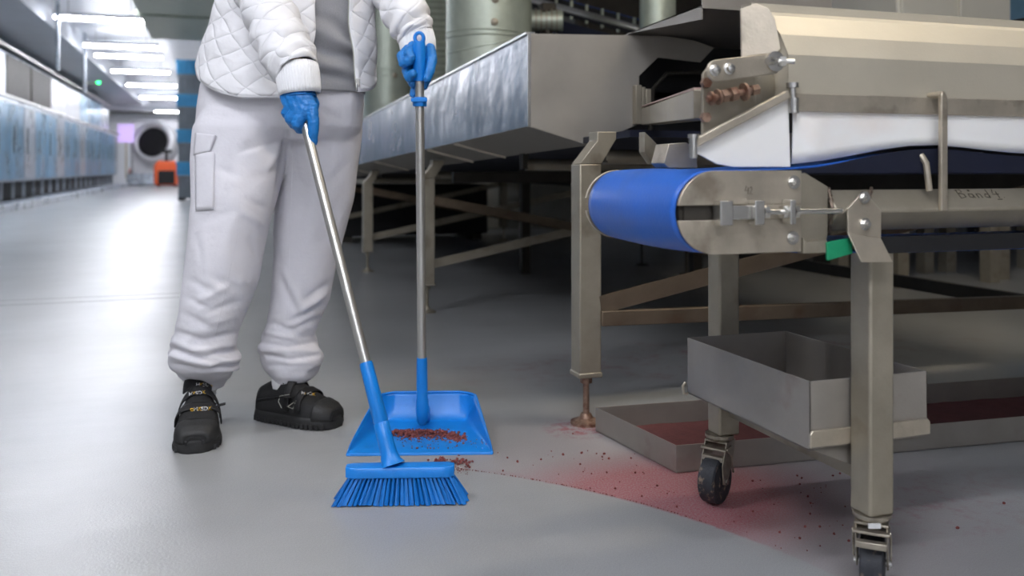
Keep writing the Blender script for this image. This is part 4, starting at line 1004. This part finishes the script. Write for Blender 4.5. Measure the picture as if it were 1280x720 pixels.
bvh_t = BVHTree.FromPolygons([v.co.copy() for v in me.vertices], [tuple(p.vertices) for p in me.polygons])
tr = finish(me, 'trousers', M['trouser'], Pn)
def hit(bv_, u, v, off):
    for du, dv in ((0, 0), (2, 0), (-2, 0), (0, 2), (0, -2), (5, 0), (-5, 0), (8, 3), (-8, 3), (12, 0), (-12, 0), (20, 0), (0, 12)):
        r_ = ray(u+du, v+dv).normalized(); h = bv_.ray_cast(C0, r_)
        if h[0] is not None: 
            dd = (h[0]-C0).dot(FW); return C0+ray(u, v)*dd-r_*off
    return None
def seam(bv_, pts, name, m, par, r_=.0009, off=.0006):
    b = MB(); out = []
    for (a, b0), (c, d0) in zip(pts, pts[1:]):
        n_ = max(2, int(math.hypot(c-a, d0-b0)/3))
        for i in range(n_+(1 if (c, d0) == pts[-1] else 0)):
            t_ = i/n_; q = hit(bv_, a+(c-a)*t_, b0+(d0-b0)*t_, off)
            if q is not None: out.append(q)
    b.tube(out, r_, 6); return b.obj(name, m, par)
def patch(bv_, cs, off, nx=12, ny=12):
    (a, b, c, d_) = cs; rows = []
    for j in range(ny+1):
        row = []
        for i in range(nx+1):
            s_, t_ = i/nx, j/ny; u = (a[0]*(1-s_)+b[0]*s_)*(1-t_)+(d_[0]*(1-s_)+c[0]*s_)*t_; v = (a[1]*(1-s_)+b[1]*s_)*(1-t_)+(d_[1]*(1-s_)+c[1]*s_)*t_
            q = hit(bv_, u, v, off+(.003 if 0 < i < nx and j < ny else 0)); row.append(q)
        rows.append(row)
    return MB().loft(rows, closed=False)
fl2 = patch(bvh_t, ((245, 166), (270, 169), (263, 189), (242, 194)), .004).obj('pocket_flap', M['trouser'], tr, solid=.004, smooth=True)
patch(bvh_t, ((244, 190), (268, 190), (267, 262), (245, 264)), .0015).obj('cargo_pocket', M['trouser'], tr, solid=.003, smooth=True)
seam(bvh_t, [(269, 192), (269, 262), (264, 267), (246, 266)], 'pocket_seam', M['trouser'], tr)
seam(bvh_t, [(360, 150), (357, 172)], 'crotch_seam', M['trouser'], tr)
seam(bvh_t, [(300, 232), (296, 300), (270, 420)], 'leg_seam', M['trouser'], tr, .0006, .0001)
seam(bvh_t, [(366, 190), (362, 300), (360, 400)], 'leg_seam', M['trouser'], tr, .0006, .0001)

# upper body: rows by image height v (axis at depth 2.5)
def body_row(z_, k=1.0, dz=0):
    """centre, a, b of the torso at height z_"""
    ks = [(.88, 357, .240, .165), (.96, 357, .237, .162), (1.07, 363, .230, .155), (1.19, 372, .218, .148), (1.32, 382, .215, .140), (1.40, 388, .19, .125), (1.45, 392, .13, .10), (1.49, 394, .085, .08)]
    for a, b in zip(ks, ks[1:]):
        if z_ <= b[0]: break
    t_ = max(0, min(1, (z_-a[0])/(b[0]-a[0]))); L_ = lambda i: a[i]+(b[i]-a[i])*t_
    c = FW*(2.5-.02*max(0, z_-1))+RT*((L_(1)-640)/FPX*2.5); c.z = z_; return c, L_(2), L_(3)
def vz(v, d_=2.5): return CAMH-(v-HZ)/FPX*d_
def smooth(t_): t_ = max(0, min(1, t_)); return t_*t_*(3-2*t_)
rows = []; NA = 110; NZ = 64
for j in range(NZ+1):
    row = []
    for i in range(NA+1):
        s_ = i/NA
        # hem height as a function of angle
        phl0, phr0 = 25, 57
        ph = phl0-(phl0+360-phr0)*s_
        if ph > -95: hv = 121-46*smooth((-ph-5)/90)
        elif ph > -200: hv = 75
        else: hv = 75+38*smooth((-ph-200)/100)
        hz_ = vz(hv, 2.5-.16*math.cos(math.radians(ph)))
        z_ = hz_+(1.46-hz_)*j/NZ
        k_ = smooth((z_-.93)/.5); phl = 21+7*k_+4*math.sin(z_*25)*(1-k_); phr = 58-14*k_-1.5*math.sin(z_*18)
        ph = math.radians(phl-(phl+360-phr)*s_)
        c, a, b_ = body_row(z_)
        fl3 = .012*(1-j/NZ)**6
        wv = .004*noise.noise(Vector((math.cos(ph)*3, math.sin(ph)*3, z_*7)))+.006*noise.noise(Vector((math.cos(ph)*1.5, math.sin(ph)*1.5, z_*14)))
        row.append(c+RT*((a+fl3+wv)*math.sin(ph))-FW*((b_+fl3+wv)*math.cos(ph)))
    rows.append(row)
J = MB().loft(rows, closed=False, uvm=True).obj('jacket', M['quilt'], Pn, solid=.009, smooth=True)
b = MB(); b.tube([r[-1]-FW*.001 for r in rows], .0028, 8); b.obj('zip', M['ribknit'], J)
b = MB()
for r in range(0, NZ): 
    for k_ in range(3):
        p_ = rows[r][-1].lerp(rows[r+1][-1], k_/3); b.box(p_-RT*.0035-FW*.002, (.003, .003, .0022), -YAW)
b.obj('zip_teeth', M['reflective'], J)['kind'] = 'stuff'
q = rows[2][-1]; MB().box(q-FW*.006+UP*.004+RT*.003, (.011, .006, .02), -YAW).tube([q-FW*.008, q-FW*.009-UP*.02], .003, 6).obj('zip_slider', M['chrome'], J, bevel=.001)
MB().tube([r_ for r_ in rows[0]], .0042, 8).obj('hem', M['quilt'], J, smooth=True)
# shirt
rows2 = []
for j in range(90):
    z_ = .928+(1.49-.928)*j/89; c, a, b_ = body_row(z_); row = []
    for i in range(120):
        ph = 2*PI*i/120; fold = .0
        az = ph
        # gathered folds across the front
        g_ = math.sin(z_*88+3.4*math.sin(ph*1.5-.6)+3*noise.noise(Vector((math.sin(ph)*2, math.cos(ph)*2, z_*8))))
        amp = .0125*smooth((1.16-z_)/.12)*smooth((z_-.945)/.03)
        k_ = -.016+amp*g_+.003*noise.noise(Vector((math.sin(ph)*4, math.cos(ph)*4, z_*10)))
        row.append(c+RT*((a+k_)*math.sin(ph))-FW*((b_+k_)*math.cos(ph)))
    rows2.append(row)
sh = MB().loft(rows2, cap=False).obj('shirt', M['shirt'], Pn, solid=.003, smooth=True)
# sleeves
def sleeve(P_, name, fold_seed):
    """P_: (u,v,d,r) list -> quilted tube"""
    pts = [(atd(a, b0, c), r_) for a, b0, c, r_ in P_]
    # catmull resample
    out = []
    for i in range(len(pts)-1):
        p0_ = pts[max(0, i-1)]; p1 = pts[i]; p2 = pts[i+1]; p3 = pts[min(len(pts)-1, i+2)]
        for k_ in range(12):
            t_ = k_/12; f = lambda a, b0, c, e: .5*((2*b0)+(c-a)*t_+(2*a-5*b0+4*c-e)*t_*t_+(3*b0-a-3*c+e)*t_**3)
            out.append((f(p0_[0], p1[0], p2[0], p3[0]), f(p0_[1], p1[1], p2[1], p3[1])))
    out.append(pts[-1]); rg = []; x = None
    for i, (p, r_) in enumerate(out):
        d_ = (out[min(i+1, len(out)-1)][0]-out[max(0, i-1)][0]).normalized()
        if x is None: x = FW-d_*FW.dot(d_); x.normalize()
        else: x = (x-d_*x.dot(d_)).normalized()
        y = d_.cross(x); row = []
        for j in range(49):
            a = 2*PI*j/48; w_ = .006*noise.noise(Vector((math.cos(a)*2, math.sin(a)*2, i*.16+fold_seed)))+.0035*math.sin(i*.55+2*math.sin(a)+fold_seed)
            row.append(p+(x*math.cos(a)+y*math.sin(a))*(r_+w_))
        rg.append(row)
    return MB().loft(rg, closed=False, uvm=True).obj(name, M['quilt'], J, solid=.004, smooth=True)
sleeve([(318, -112, 2.50, .080), (314, -60, 2.44, .078), (322, -20, 2.36, .070), (331, 0, 2.32, .064), (345, 34, 2.27, .066), (357, 62, 2.22, .064), (366, 80, 2.19, .060), (372, 90, 2.175, .050)], 'sleeve', 0)
sleeve([(462, -112, 2.56, .080), (478, -60, 2.54, .078), (492, -25, 2.50, .070), (500, 0, 2.47, .066), (509, 22, 2.44, .060), (517, 38, 2.43, .053), (521, 46, 2.425, .045)], 'sleeve', 4.3)
def cuff(P_, name):
    pts = [(atd(a, b0, c), r_) for a, b0, c, r_ in P_]; rg = []; x = None
    for i, (p, r_) in enumerate(pts):
        d_ = (pts[min(i+1, len(pts)-1)][0]-pts[max(0, i-1)][0]).normalized(); 
        if x is None: x = FW-d_*FW.dot(d_); x.normalize()
        else: x = (x-d_*x.dot(d_)).normalized()
        y = d_.cross(x); rg.append([p+(x*math.cos(a)*.86+y*math.sin(a))*(r_+.0009*math.cos(a*46)) for a in (2*PI*j/184 for j in range(184))])
    return MB().loft(rg, cap=False).obj(name, M['ribknit'], J, solid=.003, smooth=True)
cuff([(371, 84, 2.18, .050), (372, 92, 2.175, .0515), (373, 102, 2.17, .0515), (374.5, 112, 2.168, .0500), (375, 118, 2.167, .0475)], 'cuff')
cuff([(518, 38, 2.428, .044), (520, 45, 2.425, .0475), (522, 54, 2.42, .048), (523, 63, 2.415, .046), (523.5, 71, 2.412, .043)], 'cuff')
# gloves
def balls(mb, chain, dref):
    pts = [(atd(a, b0, dref+c), r_) for a, b0, c, r_ in chain]
    for (p, r_), (q, r2) in zip(pts, pts[1:]):
        n_ = max(1, int((q-p).length/(min(r_, r2)*.30)))
        for i in range(n_+1):
            t_ = i/n_; c = p.lerp(q, t_); rr_ = r_+(r2-r_)*t_
            mb.loft([[c+Vector((math.cos(t)*math.sin(f), math.sin(t)*math.sin(f), math.cos(f)))*rr_ for t in (2*PI*k_/10 for k_ in range(10))] for f in (PI*(m_+.02)/6.04 for m_ in range(7))])
def glove(chains, dref, name, wr=None):
    mb = MB()
    for c in chains: balls(mb, c, dref)
    me = remesh(mb, .0022, 3)
    def gf(p, u, v, n_): return .0009*noise.noise(p*110)+.0007*noise.noise(Vector((p.x*60, p.y*60, p.z*260)))
    displace(me, [], gf); return finish(me, name, M['glove'], Pn)
D1 = 2.165
g1 = glove([
    [(374, 104, .0, .034), (375, 120, -.002, .036)], [(375, 120, -.005, .032), (388, 136, -.020, .0175)], [(372, 120, -.005, .030), (380, 139, -.022, .0175)], [(368, 120, -.005, .028), (371, 137, -.020, .017)], [(362, 121, .0, .024), (363, 133, -.012, .0165)],
    [(389, 134, -.022, .0170), (392, 152, -.028, .0145), (391.5, 166, -.026, .0135), (391, 178, -.020, .0115)],
    [(381, 138, -.024, .0165), (371, 155, -.026, .0145), (375, 161, -.004, .0135), (388, 158, .022, .012)],
    [(372, 137, -.021, .016), (363, 148, -.018, .0145), (367, 155, .006, .013), (383, 151, .028, .0115)],
    [(364, 133, -.012, .0155), (358, 141, -.008, .013), (362, 147, .015, .012), (378, 144, .030, .010)],
    [(384, 118, .008, .022), (392, 130, .022, .0155), (390, 144, .030, .013), (384, 150, .034, .011)]], D1, 'glove')
D2 = 2.36
g2 = glove([
    [(523, 56, .05, .033), (522, 68, .042, .030)], [(522, 66, .042, .026), (534, 84, .032, .019)], [(521, 68, .042, .026), (518, 88, .034, .020)], [(518, 66, .042, .022), (508, 72, .025, .017)],
    [(537, 62, .030, .0175), (540, 76, .004, .0150), (537, 90, -.010, .0135), (534, 98, -.014, .0115)],
    [(535, 84, .028, .016), (533, 98, .018, .0140), (530, 108, .018, .0115)],
    [(511, 62, .030, .016), (502, 70, .012, .0140), (504, 79, -.008, .0128), (512, 76, -.018, .0115)],
    [(516, 58, .022, .0150), (511, 66, -.006, .0135), (514, 72, -.018, .012)],
    [(514, 84, .028, .016), (508, 88, .012, .0138), (511, 97, -.008, .0128), (516, 92, -.020, .0115)],
    [(522, 92, .034, .017), (514, 101, .022, .0125), (515, 104, .006, .0110)],
    [(526, 98, .034, .013), (517, 112, .026, .0095), (516, 118, .022, .0090)]], D2, 'glove')
# glove edge rolls
def torus_at(c4, ax_, r_, name, par):
    c = atd(*c4); x, y = perp(ax_); MB().tube([c+(x*math.cos(a)+y*math.sin(a))*r_ for a in (2*PI*i/30 for i in range(31))], .0016, 6).obj(name, M['glove'], par, smooth=True)
torus_at((375, 119, D1), (atd(374, 104, D1)-atd(375, 122, D1)), .038, 'glove_cuff', g1)

# shoes
def shoe(heel, toe, side, name, txts):
    d_ = toe-heel; L = d_.length; d_ = d_.normalized(); s_ = Vector((-d_.y, d_.x, 0))
    prof = [(0, .020, .050), (.02, .030, .074), (.08, .037, .098), (.18, .040, .112), (.30, .041, .124), (.38, .043, .136), (.44, .045, .134), (.52, .048, .112), (.62, .0515, .092), (.72, .054, .078), (.82, .053, .070), (.90, .047, .062), (.96, .036, .050), (.995, .018, .034)]
    def interp(q_):
        for a, b in zip(prof, prof[1:]):
            if q_ <= b[0]: break
        t_ = (q_-a[0])/(b[0]-a[0]); return a[1]+(b[1]-a[1])*t_, a[2]+(b[2]-a[2])*t_
    def sec(q_, off=0, z0=.022, n=30):
        hw_, h_ = interp(q_); hw_ += off; h_ += off; out = []
        cx_ = side*.006*math.sin(q_*PI)
        for i in range(n+1):
            a = PI*i/n; cc = math.cos(a); ss = math.sin(a)
            narrow = 1-.42*smooth((h_-.085)/.05)*ss**1.5
            out.append(heel+d_*(q_*L)+s_*(cx_+hw_*narrow*math.copysign(abs(cc)**.62, cc))+UP*(z0+(h_-z0)*ss**.62 if h_ > z0 else z0))
        return out
    u_ = MB(); qs = [i/44*.995 for i in range(45)]
    u_.loft([sec(q_) for q_ in qs], closed=False)
    r0 = sec(0); r1 = sec(.995); k_ = len(u_.v); 
    so = u_.obj(name, M['shoe'], Pn, smooth=True, solid=.002)
    # sole
    b = MB(); rg = []
    def outline(e, z_): 
        pts = []
        for q_ in [i/30*.995 for i in range(31)]: hw_, _ = interp(q_); pts.append((q_, hw_*1.0+e))
        o_ = []
        for q_, h_ in pts: o_.append(heel+d_*(q_*L*(1+e*1.5)-e*.7)+s_*(side*.006*math.sin(q_*PI)+h_)+UP*z_)
        for q_, h_ in pts[::-1]: o_.append(heel+d_*(q_*L*(1+e*1.5)-e*.7)+s_*(side*.006*math.sin(q_*PI)-h_)+UP*z_)
        return o_
    b.loft([outline(-.002, .0), outline(.003, .005), outline(.005, .016), outline(.0035, .026), outline(.001, .033)]); b.obj('sole', M['shoe_sole'], so, smooth=True)
    b = MB()
    for q_ in [.04+.055*i for i in range(17)]:
        hw_, _ = interp(q_)
        for sg in (-1, 1): b.box(heel+d_*(q_*L)+s_*(sg*(hw_+.0035)+side*.006*math.sin(q_*PI))+UP*.009, (.009, .006, .014), math.atan2(d_.y, d_.x))
    o_ = b.obj('sole_lug', M['shoe_sole'], so); o_['kind'] = 'stuff'
    MB().loft([sec(.80+i*.02, .0022, .024) for i in range(10)], closed=False).obj('toe_cap', M['shoe_sole'], so, smooth=True, solid=.002)
    bvs = []
    for (q0, q1, of) in ((.60, .675, .0045), (.455, .525, .006)):
        m2 = MB().loft([sec(q0+(q1-q0)*i/6, of+(.001 if 0 < i < 6 else 0), .045) for i in range(7)], closed=False)
        m2.obj('strap', M['strap'], so, smooth=True, solid=.003); bvs.append(m2)
    # strap tab sticking out, tongue and collar
    p_ = sec(.49, .006)[26 if side < 0 else 4]; MB().prism([p_, p_+s_*(.022*(-1 if side < 0 else 1))+UP*.004, p_+s_*(.022*(-1 if side < 0 else 1))+d_*.02+UP*.004, p_+d_*.022], (0, 0, .003)).obj('strap_tab', M['strap'], so, bevel=.001)
    tg = MB(); tr_ = []
    for i in range(9):
        q_ = .36-.012*i; row = []
        for k2 in range(13):
            a = -1+2*k2/12; row.append(heel+d_*((.40-.022*i)*L+(.008*(1-a*a)))+s_*(a*(.036-.010*(i/8)**3))+UP*(.130+.0052*i-.018*a*a))
        tr_.append(row)
    tg.loft(tr_, closed=False); bvs.append(tg); tg.obj('tongue', M['strap'], so, solid=.004, smooth=True)
    MB().tube([sec(.06+.32*i/14, .002)[3] for i in range(15)][::-1]+[sec(.06, .002)[k2] for k2 in range(4, 27)]+[sec(.06+.32*i/14, .002)[27] for i in range(15)], .0035, 8).obj('collar', M['strap'], so, smooth=True)
    allm = MB(); 
    for x_ in [u_]+bvs: allm.add(x_.v, x_.f)
    bv_ = BVHTree.FromPolygons(allm.v, allm.f)
    for (s2, u, v, size, ang, m2, vertical) in txts:
        cu = bpy.data.curves.new('t', 'FONT'); cu.body = s2; cu.size = 1; cu.align_x = 'CENTER'; cu.align_y = 'CENTER'; cu.offset = .02
        to = bpy.data.objects.new('t', cu); COL.objects.link(to); dg = bpy.context.evaluated_depsgraph_get(); dg.update()
        mm = bpy.data.meshes.new_from_object(to.evaluated_get(dg)); bpy.data.objects.remove(to)
        ca, sa = math.cos(ang), math.sin(ang); ok = True; co = []
        for vt in mm.vertices:
            x_, y_ = vt.co.x*size*1.15, vt.co.y*size; q = hit(bv_, u+x_*ca+y_*sa, v+x_*sa-y_*ca, .0028)
            if q is None: ok = False; break
            co.append(q)
        if ok:
            b = MB().add(co, [tuple(p.vertices) for p in mm.polygons]); b.obj('lettering', M[m2], so)
    return so, bv_
def lettering(u, v, size, ang): # white H, yellow K, white SDK, as on the straps
    ca, sa = math.cos(ang), math.sin(ang); w_ = size*.72
    return [('H', u-2*w_*ca, v-2*w_*sa, size, ang, 'txt_white', 0), ('K', u-w_*ca, v-w_*sa, size, ang, 'txt_yellow', 0), ('SD', u+.35*w_*ca, v+.35*w_*sa, size, ang, 'txt_white', 0), ('K', u+1.8*w_*ca, v+1.8*w_*sa, size, ang, 'txt_yellow', 0)]
h1 = atZ(249, 527, 0); t1 = atZ(243, 567, 0); t1 = h1+(t1-h1).normalized()*.285; sft = atZ(243, 567.5, 0)-t1; h1 += sft; t1 += sft
s1, b1 = shoe(h1, t1, 1, 'shoe', lettering(256, 481, 6, 0)+lettering(247, 491.5, 6, -.12)+lettering(254, 511, 6.5, -.05)+[('o', 240, 511.5, 8, 0, 'txt_yellow', 0)])
h2 = atZ(326, 521, 0); t2 = atZ(424, 534, 0)
s2, b2 = shoe(h2, t2, -1, 'shoe', lettering(370, 468.5, 5, -.12)+lettering(386, 492, 5, .12))
seam(b2, [(362, 493), (350, 495), (348, 502), (352, 510)], 'piping', M['reflective'], s2, .001, .002)
seam(b2, [(360, 508), (370, 501), (366, 511), (359, 508)], 'piping', M['reflective'], s2, .001, .002)
# body inside the clothes, one continuous surface with head
bd_ = MB()
def bc(chain): balls(bd_, chain, 0)
bc([(300, 150, 2.5, .09), (290, 330, 2.44, .065), (258, 430, 2.43, .045), (252, 470, 2.475, .030), (252, 498, 2.485, .026)])
bc([(400, 150, 2.53, .09), (385, 330, 2.57, .065), (366, 440, 2.57, .042), (358, 475, 2.555, .032), (356, 490, 2.55, .03)])
bc([(325, 140, 2.5, .09), (380, 140, 2.5, .09)]); bc([(350, 130, 2.5, .11), (365, 50, 2.5, .105), (380, -60, 2.5, .10), (388, -105, 2.48, .085), (392, -130, 2.47, .055), (396, -165, 2.45, .055)])
bc([(320, -105, 2.5, .055), (456, -105, 2.52, .055)])
bc([(320, -105, 2.5, .055), (316, -60, 2.44, .05), (325, -12, 2.34, .042), (350, 45, 2.25, .036), (373, 100, 2.17, .028)])
bc([(456, -105, 2.54, .055), (480, -55, 2.54, .048), (497, -8, 2.48, .04), (515, 35, 2.43, .032), (522, 56, 2.41, .027)])
bc([(398, -195, 2.44, .085), (400, -215, 2.45, .092)]); bc([(404, -178, 2.40, .05), (404, -172, 2.385, .03)])        # skull, jaw
bc([(410, -192, 2.348, .012), (410, -188, 2.34, .014)]); bc([(358, -192, 2.44, .014), (360, -186, 2.44, .012)]); bc([(440, -192, 2.45, .014), (438, -186, 2.45, .012)])
bc([(406, -180, 2.350, .010), (414, -180, 2.352, .010)])
finish(remesh(bd_, .009, 4), 'body', M['skin'], Pn)
for ck_ in (((251, 462, 2.475, .044), (252, 478, 2.478, .040), (253, 496, 2.48, .037)), ((366, 450, 2.57, .044), (358, 478, 2.555, .042), (356, 488, 2.55, .040))):
    b = MB(); b.tube([atd(u, v, d_) for u, v, d_, r_ in ck_], [q_[3] for q_ in ck_], 24); b.obj('sock', M['ribknit'], Pn, smooth=True)
c = atd(400, -222, 2.455); MB().lathe([(.102, -.01), (.104, .02), (.092, .06), (.06, .092), (.001, .104)], c, UP, 30).obj('work_cap', M['hair'], Pn, smooth=True)
